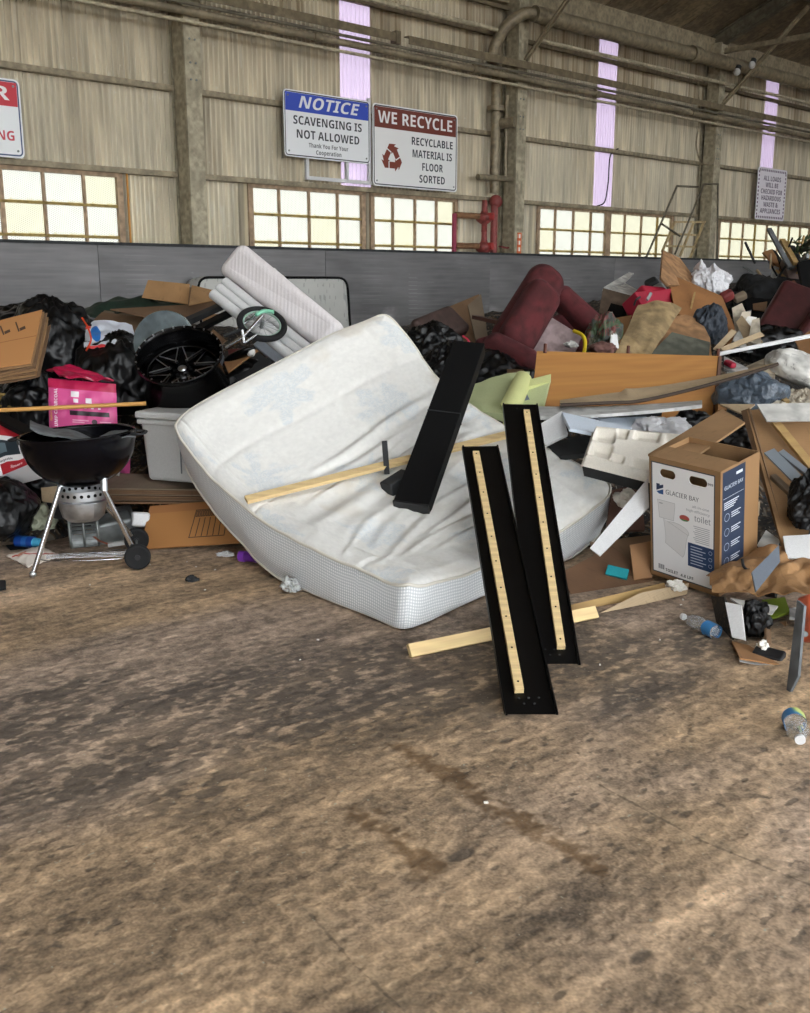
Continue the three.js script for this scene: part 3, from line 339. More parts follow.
// ---------------------------------------------------------------- big things in front
// main mattress: its four edges as pixel + depth, the face between them, folds where it bends
{
  const spl = l => new THREE.CatmullRomCurve3(l.map(q => P(...q)), false, 'centripetal');
  const eL = spl([[409, 585, 4.07], [368, 568, 4.28], [325, 550, 4.49], [266, 519, 4.84], [244, 502, 4.99], [203, 464, 5.27], [172, 424, 5.5]]);   // F -> L
  const eB = spl([[172, 424, 5.5], [187, 406, 5.6], [262, 366, 5.95], [329, 331, 6.3], [386, 308, 6.6]]);                                   // L -> B
  const eR = spl([[618, 486, 5.36], [580, 461, 5.55], [544, 443, 5.68], [500, 419, 5.85], [471, 402, 6.0], [438, 374, 6.2], [413, 340, 6.42], [386, 308, 6.6]]);   // R -> B
  const eF = spl([[409, 585, 4.07], [477, 564, 4.47], [556, 529, 4.95], [618, 486, 5.36]]);                                                    // F -> R
  const cF = eL.getPoint(0), cL = eL.getPoint(1), cB = eB.getPoint(1), cR = eF.getPoint(1);
  const UP = V(0.05, 0.92, 0.38).normalize();
  const g1 = (x, s) => Math.exp(-x * x / (s * s));
  const folds = [[0.44, 0.10, 0.020, 0.020, 0, 1], [0.38, 0.16, 0.018, 0.016, 0.1, 1], [0.50, 0.06, 0.022, 0.018, 0.25, 1], [0.33, 0.20, 0.014, 0.015, 0.15, 0.8], [0.57, 0.12, 0.018, 0.02, 0.3, 1], [0.28, 0.24, 0.012, 0.014, 0.0, 0.6], [0.62, 0.05, 0.014, 0.022, 0.35, 1], [0.41, 0.02, 0.016, 0.014, 0.35, 1], [0.24, 0.15, 0.010, 0.016, 0.2, 0.9], [0.20, 0.10, 0.008, 0.013, 0.1, 0.7], [0.30, 0.05, 0.008, 0.012, 0.3, 1], [0.35, 0.12, 0.008, 0.013, 0.0, 0.5], [0.15, 0.14, 0.008, 0.010, 0.25, 0.9], [0.47, 0.2, 0.009, 0.012, 0.4, 1], [0.53, 0.15, 0.010, 0.012, 0.2, 0.8]];
  const S = (s, t) => {                                                     // s: F->L, t: F->R
    const p = eL.getPoint(s).multiplyScalar(1 - t).addScaledVector(eR.getPoint(s), t).addScaledVector(eF.getPoint(t), 1 - s).addScaledVector(eB.getPoint(t), s);
    p.addScaledVector(cF, -(1 - s) * (1 - t)).addScaledVector(cL, -s * (1 - t)).addScaledVector(cR, -(1 - s) * t).addScaledVector(cB, -s * t);
    return p;
  };
  const inset = x => Math.min(1, Math.max(0, x)), rc = 0.075;               // rounded corners in plan
  const plan = (s, t) => { let a = s * 2.0, b = t * 1.55, r = 0.10; const cx = Math.min(Math.max(a, r), 2.0 - r), cy = Math.min(Math.max(b, r), 1.55 - r), dx = a - cx, dy = b - cy; if (dx && dy) { const m = Math.max(Math.abs(dx), Math.abs(dy)), L = Math.hypot(dx, dy); a = cx + dx * m / L; b = cy + dy * m / L; } return [a / 2.0, b / 1.55]; };
  const face = (s0, t0) => {
    const [s, t] = plan(s0, t0), p = S(s, t), e = Math.min(s * 2.0, (1 - s) * 2.0, t * 1.55, (1 - t) * 1.55);
    let h = 0.028 * (Math.min(1, e / 0.09) ** 0.5 - 1);
    for (const [c, sl, w, a, ta, tb] of folds) { const x = s - c - sl * (t - 0.5) - 0.03 * n3(t * 3 + c * 20, c * 9, 0.5); const en = sm(ta - 0.05, ta + 0.25, t) * sm(tb + 0.08, tb - 0.25, t); h += 0.7 * (a * en * g1(x, w) - a * 0.6 * en * g1(x - w * 1.7, w)); }
    h += 0.010 * n3(s * 6, t * 5, 2) + 0.005 * n3(s * 16, t * 13, 7) * sm(0.75, 0.4, s);
    const q = x => Math.abs(((x % 1) + 1) % 1 - 0.5) * 2, ql = Math.max(g1(1 - q(s * 5), 0.09), g1(1 - q(t * 4 + 0.5), 0.09)); h -= 0.007 * ql;
    return p.addScaledVector(UP, h);
  };
  const TH = 0.27, NU = 130, NV = 100;
  const m = thing('mattress', 'bare white quilted mattress sagging against the rubbish pile', 'mattress');
  T.damask = tex(1024, 1024, (u, v) => {
    const s = u * 2.0, t = v * 1.55, gx = s * 2.5, gy = t / 1.55 * 4 + 0.5, cx = Math.floor(gx), cy = Math.floor(gy), fx = gx - cx - 0.5, fy = gy - cy - 0.5; const on = (cx + cy) % 2 === 0 ? 1 : 0;
    const r = Math.hypot(fx, fy), th = Math.atan2(fy, fx), pet = 0.33 + 0.07 * Math.cos(th * 6 + cx) + 0.04 * Math.cos(th * 13 + cy * 2), nz = fbm(u * 60, v * 48, 256, 3, 9), ln = 0.5 + 0.5 * Math.sin(nz * 34 + th * 5); const blue = on * sm(pet + 0.09, pet - 0.07, r + 0.5 * (fbm(u * 26, v * 20, 256, 3, 19) - 0.5)) * (0.45 + 0.55 * sm(0.35, 0.65, ln));
    const dirt = sm(0.55, 0.8, fbm(u * 5, v * 4, 256, 5, 44)) * 0.2 * sm(0.75, 0.35, u), br = sm(0.66, 0.8, fbm(u * 7 + 3, v * 6, 256, 4, 77)) * 0.4; const g = 0.94 + 0.05 * (fbm(u * 120, v * 90, 256, 2, 5) - 0.5);
    let c = [g * 0.95, g * 0.945, g * 0.925]; c = c.map((x, i) => lerp(x, [0.75, 0.81, 0.86][i] * g, blue * 0.36)); c = c.map((x, i) => lerp(x, [0.72, 0.66, 0.56][i], Math.max(dirt, br * 0.6))); return c;
  }, { wrap: THREE.ClampToEdgeWrapping });
  T.border = tex(256, 256, (u, v) => { const a = Math.sin((u + v) * PI * 2 * 8), b = Math.sin((u - v) * PI * 2 * 8); const k = sm(-0.2, 0.6, a * b); return [0.78 + 0.15 * k, 0.79 + 0.145 * k, 0.80 + 0.13 * k]; });
  const mT = std('#ffffff', 0.95, { map: T.damask, bumpMap: rep(T.weave, 14), bumpScale: 0.0008 }), mS = std('#ffffff', 0.95, { map: T.border, bumpMap: T.border, bumpScale: 0.004 }), mP = std('#d5d0c4', 0.95);
  // top skin
  const pts = [], N = [], idx = [], uv = [];
  for (let j = 0; j <= NV; j++) for (let i = 0; i <= NU; i++) { const p = face(i / NU, j / NV); pts.push(p); uv.push(i / NU, j / NV); }
  for (let j = 0; j < NV; j++) for (let i = 0; i < NU; i++) { const a = j * (NU + 1) + i; idx.push(a, a + NU + 1, a + NU + 2, a, a + NU + 2, a + 1); }
  const tg = new THREE.BufferGeometry(); tg.setAttribute('position', new THREE.Float32BufferAttribute(pts.flatMap(p => [p.x, p.y, p.z]), 3)); tg.setAttribute('uv', new THREE.Float32BufferAttribute(uv, 2)); tg.setIndex(idx); tg.computeVertexNormals();
  mesh('top_panel', tg, mT, m, true).userData.label = 'quilted top with pale blue flower print';
  // smooth normals of the slab without folds give the sides
  const nrm = (s, t) => { const e = 0.02, a = S(Math.min(1, s + e), t).sub(S(Math.max(0, s - e), t)), b = S(s, Math.min(1, t + e)).sub(S(s, Math.max(0, t - e))); return b.cross(a).normalize(); };
  const ring = []; for (let i = 0; i < NU; i++) ring.push([i / NU, 0]); for (let j = 0; j < NV; j++) ring.push([1, j / NV]); for (let i = NU; i > 0; i--) ring.push([i / NU, 1]); for (let j = NV; j > 0; j--) ring.push([0, j / NV]); ring.push([0, 0]);
  const K = 8, sp = [], su = [], si = [], botR = []; let run = 0, last = null; const topR = [];
  const ctr = S(0.5, 0.5);
  ring.forEach(([s, t], k) => {
    const [a, b] = plan(s, t), p = face(s, t), n = nrm(inset(a), inset(b)), out = p.clone().sub(S(lerp(a, 0.5, 0.1), lerp(b, 0.5, 0.1))); out.addScaledVector(n, -out.dot(n)).normalize(); if (last) run += p.distanceTo(last); last = p; topR.push(p);
    for (let q = 0; q <= K; q++) { const f = q / K; const v = p.clone().addScaledVector(n, -TH * f).addScaledVector(out, 0.022 * Math.sin(f * PI) + 0.005 * n3(run * 5, f * 3, 1)); if (v.y < 0.012) v.y = 0.012 + 0.002 * f; sp.push(v.x, v.y, v.z); su.push(run * 4.6, f * TH * 4.6); if (q === K) botR.push(v); }
  });
  for (let k = 0; k < ring.length - 1; k++) for (let q = 0; q < K; q++) { const a = k * (K + 1) + q, b = a + K + 1; si.push(a, b, b + 1, a, b + 1, a + 1); }
  const sg = new THREE.BufferGeometry(); sg.setAttribute('position', new THREE.Float32BufferAttribute(sp, 3)); sg.setAttribute('uv', new THREE.Float32BufferAttribute(su, 2)); sg.setIndex(si); sg.computeVertexNormals(); mesh('side_band', sg, mS, m, true).userData.label = 'knitted side border';
  const bg = sheetGeo((s, t) => { const [a, b] = plan(s, t); const v = S(a, b).addScaledVector(nrm(inset(a), inset(b)), -TH); v.y = Math.max(v.y, 0.012); return v; }, 24, 20, 0.004, -1); mesh('bottom_panel', bg, mP, m);
  mesh('piping', new THREE.TubeGeometry(new THREE.CatmullRomCurve3(topR.filter((_, i) => i % 4 === 0).slice(0, -1), true), 300, 0.008, 6, true), mP, m); mesh('piping', new THREE.TubeGeometry(new THREE.CatmullRomCurve3(botR.filter((_, i) => i % 4 === 0).slice(0, -1).map(p => p.setY(Math.max(p.y, 0.012))), true), 300, 0.008, 6, true), mP, m);
}
// black bed side rails with pine battens screwed on
function bedRail(label, c, bat, th) {
  const g = thing('bed_side_rail', label, 'bed rail', 'black bed rails leaning on the mattress'); const [tl, tr, br, bl] = c.map(q => P(...q)); const nrm = tr.clone().sub(tl).cross(bl.clone().sub(tl)).normalize(); if (nrm.z < 0) nrm.negate();
  const mid = (a, b, t) => a.clone().lerp(b, t), top = mid(tl, tr, 0.5), bot = mid(bl, br, 0.5), w = (tl.distanceTo(tr) + bl.distanceTo(br)) / 2;
  const off = nrm.clone().multiplyScalar(-th / 2);
  mesh('board', bar(bot.clone().add(off), top.clone().add(off), w, th, nrm, 0.004), M.blackPaint, g);
  const X = top.clone().sub(bot), L = X.length(); X.normalize(); const Y = nrm.clone().cross(X); const at = (s, y, z) => bot.clone().addScaledVector(X, s * L).addScaledVector(Y, y * w).addScaledVector(nrm, z);
  for (const y of [-0.47, 0.47]) mesh('edge_strip', bar(at(0.005, y, 0.004), at(0.995, y, 0.004), 0.008, 0.016, nrm), M.blackPaint, g);
  const [s0, s1, y0] = bat, b0 = at(s0, y0, 0.011), b1 = at(s1, y0, 0.011); const b = mesh('batten', bar(b0, b1, 0.034, 0.022, nrm, 0.002), M.pine, g); b.userData.label = 'pale pine batten';
  for (let i = 0; i < 10; i++) { const q = lerp(s0 + 0.02, s1 - 0.015, i / 9); mesh('screw', rod(at(q, y0, 0.021), at(q, y0, 0.0235), 0.0042, 8), M.blackMatte, b); }
  for (const [s, y] of [[0.05, -0.2], [0.05, 0], [0.05, 0.18], [0.035, -0.1], [0.035, 0.1], [0.975, -0.1], [0.975, 0.1]]) mesh('screw', rod(at(s, y, -0.001), at(s, y, 0.0025), 0.004, 8), M.darkGrey, g);
  return g;
}
bedRail('black bed rail with pine batten, leaning with its foot furthest onto bare floor', [[463, 447, 5.1], [497, 445, 5.12], [560, 717, 3.25], [504, 718, 3.23]], [0.062, 0.955, 0.16], 0.018);
bedRail('black bed rail with pine batten, leaning behind the other rail', [[503, 405, 5.45], [537, 403, 5.47], [581, 667, 3.72], [532, 668, 3.70]], [0.05, 0.955, -0.14], 0.018);
// hollow black shelf lying on the mattress
{
  const g = thing('black_shelf', 'hollow black box shelf with a seam lying on the mattress', 'shelf'); const a = P(412, 510, 4.98), b = P(470, 349, 5.95), lift = V(0, 0.03, 0.01); const n = V(-0.12, 0.78, 0.6).normalize(); for (const q of [a, b]) q.addScaledVector(n, 0.045); const m = a.clone().lerp(b, 0.53);
  const X = b.clone().sub(a).normalize(), Y = n.clone().addScaledVector(X, -n.dot(X)).normalize(); const off = Y.clone().multiplyScalar(-0.03);
  mesh('lower_box', bar(a.clone().add(off), m.clone().add(off), 0.185, 0.085, Y, 0.005), M.blackMatte, g); mesh('upper_box', bar(m.clone().addScaledVector(X, 0.002).add(off), b.clone().add(off), 0.185, 0.085, Y, 0.005), M.blackMatte, g); mesh('seam', bar(m.clone().addScaledVector(X, -0.001).add(off), m.clone().addScaledVector(X, 0.003).add(off), 0.187, 0.087, Y), M.darkGrey, g);
  mesh('end_cap', bar(a.clone().addScaledVector(X, -0.01).add(off), a.clone().addScaledVector(X, 0.004).add(off), 0.19, 0.092, Y, 0.004), M.plasticBlack, g);
  solo('foam_block', 'small black block tucked beside the black shelf', 'block', bar(P(387, 492, 5.12), P(409, 478, 5.22), 0.09, 0.10, V(0, 1, 0), 0.008), M.darkGrey);
  solo('black_peg', 'short black strip standing upright on the mattress', 'strip', bar(P(387, 474, 5.28), P(384.5, 441, 5.26), 0.03, 0.02, V(0, 0, 1), 0.004), M.darkGrey);
  solo('yellow_bracket', 'small yellow block under the shelf end', 'block', bar(P(399, 511, 5.02), P(419, 515, 4.98), 0.025, 0.03, V(0, 1, 0), 0.004), std('#b8952e', 0.7));
}
solo('pine_batten', 'long pine batten lying across the mattress', 'batten', bar(P(246, 500, 4.96), P(530, 429, 5.68), 0.05, 0.022, V(0.05, 0.9, 0.4), 0.002), M.pine);
solo('pine_batten', 'pine board on the floor running under the bed rails', 'batten', bar(G(409, 651, 0.03), G(596, 612, 0.03), 0.055, 0.022, V(-0.3, 0.4, 0.9), 0.002), M.pine);
// kettle grill
{
  const g = thing('kettle_grill', 'black kettle charcoal grill without its lid on silver legs', 'grill'); const C = P(77.5, 434, 5.1), c = V(C.x, C.y, C.z), R = 0.287;
  const prof = []; for (let i = 0; i <= 22; i++) { const a = i / 22 * PI / 2; prof.push(new THREE.Vector2(Math.sin(a) * R, -(Math.max(0, Math.cos(a)) ** 0.9) * 0.275)); } prof.push(new THREE.Vector2(R + 0.008, 0.004), new THREE.Vector2(R + 0.004, 0.012), new THREE.Vector2(R - 0.006, 0.006)); for (let i = 22; i >= 0; i--) { const a = i / 22 * PI / 2; prof.push(new THREE.Vector2(Math.sin(a) * (R - 0.006), -(Math.max(0, Math.cos(a)) ** 0.9) * 0.268)); }
  const tilt = new THREE.Matrix4().makeRotationZ(0.05).setPosition(c); const bowl = mesh('bowl', new THREE.LatheGeometry(prof, 64).applyMatrix4(tilt), M.enamel, g);
  for (const s of [-1, 1]) { mesh('handle_bracket', tube([V(s * R, -0.005, 0.05), V(s * (R + 0.05), -0.01, 0.05), V(s * (R + 0.05), -0.01, -0.06), V(s * R, -0.005, -0.06)], 0.007, 24, 8).applyMatrix4(tilt), M.plasticBlack, bowl); }
  mesh('rivet', rod(V(-R - 0.005, -0.02, 0.06), V(-R + 0.01, -0.02, 0.05), 0.014, 12).applyMatrix4(tilt), M.galv, bowl);
  const ash = P(83, 506, 5.08); mesh('ash_catcher', new THREE.LatheGeometry([[0, -0.075], [0.08, -0.072], [0.105, -0.05], [0.118, -0.005], [0.12, 0.03], [0.122, 0.032], [0.118, 0.034], [0.1, 0.03]].map(([x, y]) => new THREE.Vector2(x, y)), 40).translate(ash.x, ash.y, ash.z), M.alu, g);
  const bd = mesh('vent_band', new THREE.CylinderGeometry(0.122, 0.12, 0.05, 40, 1, true).translate(ash.x, ash.y + 0.07, ash.z), std('#c4c7ca', 0.36, { metalness: 0.9, side: THREE.DoubleSide }), g); for (let i = 0; i < 22; i++) { const a = i / 22 * PI * 2; mesh('vent_hole', rod(V(ash.x + Math.sin(a) * 0.119, ash.y + 0.072, ash.z + Math.cos(a) * 0.119), V(ash.x + Math.sin(a) * 0.1235, ash.y + 0.072, ash.z + Math.cos(a) * 0.1235), 0.009, 10), M.blackMatte, bd); }
  mesh('vent_tab', bar(P(76, 508, 4.95), P(84, 504, 4.95), 0.012, 0.006), M.alu, g);
  const foot = G(33, 575, 0.012), hub = G(137.5, 554, 0.066); hub.copy(P(137.5, 555, 5.06)); const hub2 = hub.clone().add(V(-0.10, 0, -0.36));
  mesh('leg', rod(P(61, 484, 5.0), foot, 0.0135, 14), M.chrome, g); mesh('leg', rod(P(103, 488, 5.0), hub.clone().add(V(-0.02, 0.02, -0.02)), 0.0135, 14), M.chrome, g); mesh('leg', rod(P(88, 486, 5.24), hub2.clone().add(V(-0.02, 0.02, 0.02)), 0.0135, 14), M.chrome, g);
  for (const q of [P(61, 484, 5.0), P(104, 488, 5.0)]) mesh('leg_socket', rod(q.clone().add(V(0, -0.015, 0)), q.clone().add(V(0.0, 0.05, -0.01)), 0.019, 12), M.alu, g);
  mesh('foot_cap', new THREE.SphereGeometry(0.018, 12, 8).translate(foot.x, 0.018, foot.z), M.alu, g);
  const ax = V(0.22, 0, 0.97).normalize(); for (const h of [hub, hub2]) { h.y = 0.068; const w = mesh('wheel', new THREE.LatheGeometry([[0.012, -0.014], [0.045, -0.012], [0.05, -0.02], [0.064, -0.018], [0.068, -0.008], [0.068, 0.008], [0.064, 0.018], [0.05, 0.02], [0.045, 0.012], [0.012, 0.014]].map(([x, y]) => new THREE.Vector2(x, y)), 32).applyQuaternion(new THREE.Quaternion().setFromUnitVectors(V(0, 1, 0), ax)).translate(h.x, h.y, h.z), M.rubber, g); mesh('hub_cap', rod(h.clone(), h.clone().addScaledVector(ax, 0.022), 0.014, 12), M.plasticBlack, w); }
  mesh('axle', rod(hub, hub2, 0.006, 8), M.galv, g);
  const rk = mesh('wire_shelf', merge([0, 1, 2, 3, 4].flatMap(i => [rod(P(46, 553 + i * 1.3, 5.42 - i * 0.1), P(128, 550 + i * 1.5, 5.45 - i * 0.09), 0.003, 6)])), M.chrome, g); mesh('wire_rim', tube([P(46, 554, 5.4), P(50, 561, 5.0), P(126, 558, 5.04), P(130, 550, 5.4)], 0.0035, 30, 6, true), M.chrome, rk);
  // dark scrap lying in the bowl
  solo('ash_tray_sheet', 'crumpled grey foil sheet lying in the open grill bowl', 'sheet', sheetGeo((s, t) => { const p = P(lerp(30, 136, s), lerp(432, 440, t) - 9 * Math.sin(s * PI * 1.0) * (1 - t) * 0 - (s < 0.22 ? (0.22 - s) * 40 : 0) + 9 * Math.exp(-(((s - 0.62) / 0.16) ** 2)), lerp(5.3, 4.98, t)); p.y += 0.018 * n3(s * 6, t * 4, 3) + 0.012; return p; }, 40, 12, 0.006), M.midGrey);
}
// toilet carton, tilted forward a little
{
  const g = thing('toilet_carton', 'open toilet carton with white printed front and navy side', 'carton'); const W0 = 0.394, H0 = 0.642, D0 = 0.316, r = new THREE.Group(); r.name = 'carton_shell'; r.position.set(1.246, 0.032, -4.864); r.rotation.set(0.194, -0.886, -0.064, 'YXZ'); r.updateMatrix();
  const add = (name, geo, mat, keep, x = 0, y = 0, z = 0) => { const m = mesh(name, geo, mat, g, keep); m.applyMatrix4(new THREE.Matrix4().makeTranslation(x, y, z)); m.applyMatrix4(r.matrix); return m; };
  const slot = (cx, cy, w, h) => { const p = new THREE.Path(), k = h / 2; p.moveTo(cx - w / 2 + k, cy - k); p.lineTo(cx + w / 2 - k, cy - k); p.absarc(cx + w / 2 - k, cy, k, -PI / 2, PI / 2); p.lineTo(cx - w / 2 + k, cy + k); p.absarc(cx - w / 2 + k, cy, k, PI / 2, PI * 1.5); return p; };
  const fs = new THREE.Shape([[0, 0], [W0, 0], [W0, H0], [0, H0]].map(q => new THREE.Vector2(...q))); fs.holes.push(slot(0.105, H0 - 0.075, 0.088, 0.044), slot(0.275, H0 - 0.075, 0.10, 0.044));
  const fg = new THREE.ExtrudeGeometry(fs, { depth: 0.005, bevelEnabled: false }); const uvn = (q, w, h) => { const p = q.attributes.position, uv = q.attributes.uv; for (let i = 0; i < p.count; i++) uv.setXY(i, p.getX(i) / w, p.getY(i) / h); return q; };
  const front = canvasMat(788, 1284, (c, w, h) => {
    c.fillStyle = '#8f6d48'; c.fillRect(0, 0, w, h); c.fillStyle = '#3f434d'; c.fillRect(22, 48, w - 76, h - 100); c.fillStyle = '#e9e8e8'; c.fillRect(34, 60, w - 100, h - 124);
    c.fillStyle = '#16294a'; c.beginPath(); c.moveTo(80, 300); c.lineTo(160, 268); c.lineTo(160, 300); c.lineTo(80, 340); c.fill(); c.fillRect(80, 268, 40, 40); c.fillStyle = '#1f4f84'; c.beginPath(); c.moveTo(80, 352); c.lineTo(160, 318); c.lineTo(160, 372); c.lineTo(110, 372); c.fill(); c.fillStyle = '#33363d'; fitText(c, 'GLACIER BAY', 372, 335, 375, 66, '', 'center');
    c.fillStyle = '#8d8f95'; fitText(c, 'all-in-one', 580, 415, 190, 34, ''); fitText(c, 'high-efficiency', 550, 462, 260, 34, ''); c.fillStyle = '#70737a'; fitText(c, 'toilet', 600, 530, 180, 84, ''); c.fillStyle = '#54565c'; fitText(c, '540 999', 650, 150, 130, 34);
    // toilet: bowl, tank
    c.fillStyle = '#dbd9d8'; c.strokeStyle = '#adabab'; c.lineWidth = 4; c.beginPath(); c.moveTo(90, 435); c.lineTo(290, 435); c.lineTo(292, 470); c.lineTo(276, 620); c.lineTo(112, 620); c.lineTo(96, 470); c.closePath(); c.fill(); c.stroke();
    c.beginPath(); c.ellipse(310, 700, 140, 62, 0.12, 0, PI * 2); c.fill(); c.stroke(); c.beginPath(); c.moveTo(160, 622); c.bezierCurveTo(180, 760, 190, 800, 180, 880); c.lineTo(380, 980); c.bezierCurveTo(420, 930, 400, 860, 440, 730); c.lineTo(200, 640); c.fill(); c.stroke(); c.fillStyle = '#9c9c9e'; c.fillRect(110, 462, 40, 10);
    c.fillStyle = '#a5463c'; c.beginPath(); c.ellipse(400, 560, 56, 32, 0, 0, PI * 2); c.fill(); c.fillStyle = '#3d7a44'; c.beginPath(); c.ellipse(400, 575, 48, 16, 0, 0, PI); c.fill();
    c.fillStyle = '#17365f'; c.fillRect(440, 800, 294, 250); c.fillStyle = '#b9c3d2'; for (let i = 0; i < 7; i++) c.fillRect(470, 830 + i * 30, 130 + (i * 37) % 70, 9); c.strokeStyle = '#b9c3d2'; for (let i = 0; i < 3; i++) { c.beginPath(); c.arc(690, 850 + i * 70, 18, 0, 7); c.stroke(); }
    c.fillStyle = '#a0a1a6'; for (let i = 0; i < 9; i++) c.fillRect(500 + (i % 3) * 12, 610 + i * 20, 180 - (i % 3) * 12, 7); c.fillStyle = '#3c3e44'; fitText(c, 'TOILET', 250, 1175, 150, 44); fitText(c, '4.8 LPF', 430, 1180, 150, 44); for (let i = 0; i < 8; i++) c.fillRect(95 + i * 9, 1130, i % 3 ? 4 : 6, 52);
  }, 0.55);
  add('printed_front', uvn(fg, W0, H0), front, true, 0, 0, -0.005).userData.label = 'white printed front with two hand holes';
  const sg = new THREE.PlaneGeometry(D0, H0).rotateY(PI / 2); add('side_panel', box(0.005, H0, D0), M.card, false, W0 - 0.0025, H0 / 2, -D0 / 2); add('printed_side', sg, canvasMat(500, 1016, (c, w, h) => {
    c.fillStyle = '#8f6d48'; c.fillRect(0, 0, w, h); c.fillStyle = '#1b2a42'; c.fillRect(26, 20, w - 210, h - 60); c.fillStyle = '#c8d0da'; fitText(c, 'GLACIER BAY', 170, 150, 240, 40, ''); c.fillRect(200, 62, 80, 22); c.fillRect(40, 230, 260, 3); for (let i = 0; i < 4; i++) c.fillRect(50, 265 + i * 16, 190 - i * 22, 8); for (let i = 0; i < 5; i++) { c.strokeStyle = '#aab6c6'; c.lineWidth = 4; c.beginPath(); c.arc(90, 390 + i * 120, 30, 0, 7); c.stroke(); c.fillRect(145, 365 + i * 120, 120, 7); c.fillRect(145, 382 + i * 120, 90, 7); c.fillRect(145, 399 + i * 120, 110, 7); } }, 0.55), true, W0 + 0.0008, H0 / 2, -D0 / 2).userData.label = 'navy printed side';
  add('side_panel', box(0.005, H0, D0), M.card, false, 0.0025, H0 / 2, -D0 / 2); add('back_panel', box(W0, H0, 0.005), M.card, false, W0 / 2, H0 / 2, -D0); add('bottom_panel', box(W0, 0.005, D0), M.card, false, W0 / 2, 0.0025, -D0 / 2);
  add('top_flap', box(W0 * 0.99, 0.005, D0 * 0.46), M.card, false, W0 / 2, H0 - 0.002, -D0 * 0.24);
  card('carton_lid_flap', 'long brown carton flap lying over the open toilet carton', 'cardboard', [[648, 454, 4.83], [688, 461, 4.66], [745, 422, 5.2], [722, 409]], 0.012, M.card);
}

// ---------------------------------------------------------------- the heap under the rubbish
T.litter = tex(1024, 1024, (u, v) => {
  const c1 = vn(u * 60 + 4 * vn(u * 20, v * 20, 20, 3), v * 60 + 4 * vn(u * 20, v * 20, 20, 9), 60, 1), c2 = vn(u * 140, v * 90, 140, 5), f = fbm(u * 16, v * 16, 16, 4, 7); let c = [0.17, 0.15, 0.13]; if (c1 > 0.62) c = [0.32, 0.25, 0.17]; if (c1 > 0.78) c = [0.40, 0.37, 0.33]; if (c1 < 0.25) c = [0.08, 0.08, 0.09]; if (c2 > 0.88) c = [0.52, 0.50, 0.46]; if (c2 < 0.07) c = [0.20, 0.24, 0.30]; const k = 0.6 + 0.7 * f; return c.map(x => Math.min(1, x * k));
});
M.litter = std('#ffffff', 0.95, { map: rep(T.litter, 0.7), bumpMap: rep(T.litter, 0.7), bumpScale: 0.03 });
const heapPts = [];
{
  const hp = [[0, 520, 5.75], [40, 505, 5.75], [100, 500, 6.0], [190, 498, 6.0], [60, 445, 6.4], [150, 450, 6.5], [0, 425, 6.5], [-60, 440, 6.4], [60, 385, 7], [130, 365, 7.3], [200, 372, 7.2], [30, 345, 8], [120, 330, 8.4], [250, 368, 7.5], [300, 362, 7.6], [330, 345, 9], [250, 322, 9], [60, 325, 9.5], [-80, 350, 8.5], [150, 320, 10],
    [300, 450, 6.2], [350, 400, 6.9], [390, 365, 7.4], [430, 395, 7], [450, 360, 8.5], [500, 405, 7.0], [520, 440, 6.2], [540, 460, 5.9], [590, 470, 6.0], [600, 420, 7.2], [650, 420, 7.2], [560, 380, 8.4], [640, 385, 8.2], [700, 385, 8.2], [620, 340, 10], [680, 335, 10.5], [740, 325, 11], [790, 305, 11.5], [840, 300, 11.5], [640, 520, 5.5], [740, 450, 6.4], [800, 440, 6.4], [760, 400, 7.5], [790, 515, 5.3], [790, 590, 4.9], [830, 560, 4.9], [815, 640, 4.3], [860, 600, 4.5], [480, 340, 11], [550, 310, 12.5], [650, 300, 14], [740, 280, 15], [830, 270, 14], [380, 330, 11]].map(q => { const p = P(...q); return [toWall(p).x, toWall(p).z, Math.max(0.02, p.y - 0.06)]; });
  const zero = [[-120, 548], [-40, 548], [30, 548], [70, 540], [110, 530], [160, 522], [220, 512], [280, 505], [330, 505], [400, 520], [450, 530], [520, 545], [580, 560], [640, 585], [690, 600], [740, 615], [770, 650], [800, 690], [840, 730], [600, 600], [690, 640], [740, 690], [300, 560], [450, 590], [100, 580], [0, 590], [200, 560], [560, 640], [780, 730]].map(q => { const p = G(...q); return [toWall(p).x, toWall(p).z, -0.10]; });
  const all = [...hp, ...zero]; const H = (u, n) => { let w = 0, h = 0; for (const [a, b, c] of all) { const d = (u - a) ** 2 + (n - b) ** 2 + 0.01, k = 1 / (d * d); w += k; h += k * c; } return h / w; };
  const st = 0.09, u0 = -4, u1 = 24, n0 = 0.94, n1 = 10, nu = Math.round((u1 - u0) / st), nn = Math.round((n1 - n0) / st), pos = [], idx = [], hs = [];
  for (let j = 0; j <= nn; j++) for (let i = 0; i <= nu; i++) { const u = u0 + i * st, n = n0 + j * st; let h = H(u, n); if (h > 0.04) h += 0.06 * n3(u * 3.1, n * 3.1, 1) + 0.05 * n3(u * 8, n * 8, 4); else h = -0.05; { const p = fromWall(u, 0, n); if (p.z > -4.6 && p.x < 1.0) h = -0.05; } if (n < 1.8) h = Math.min(h, 0.9); hs.push(h); const p = fromWall(u, Math.max(h, -0.03), n); pos.push(p.x, p.y, p.z); }
  for (let j = 0; j < nn; j++) for (let i = 0; i < nu; i++) { const a = j * (nu + 1) + i; if (Math.max(hs[a], hs[a + 1], hs[a + nu + 1], hs[a + nu + 2]) > 0) idx.push(a, a + nu + 1, a + nu + 2, a, a + nu + 2, a + 1); }
  const g = new THREE.BufferGeometry(); g.setAttribute('position', new THREE.Float32BufferAttribute(pos, 3)); g.setIndex(idx); g.computeVertexNormals();
  const o = solo('rubbish_heap', 'dark mixed litter filling the heap under the discarded things', 'rubbish', g, M.litter); o.userData.kind = 'stuff';
  heapPts.push(H);
}
const heapY = p => { const q = toWall(p); return heapPts[0](q.x, q.z); };

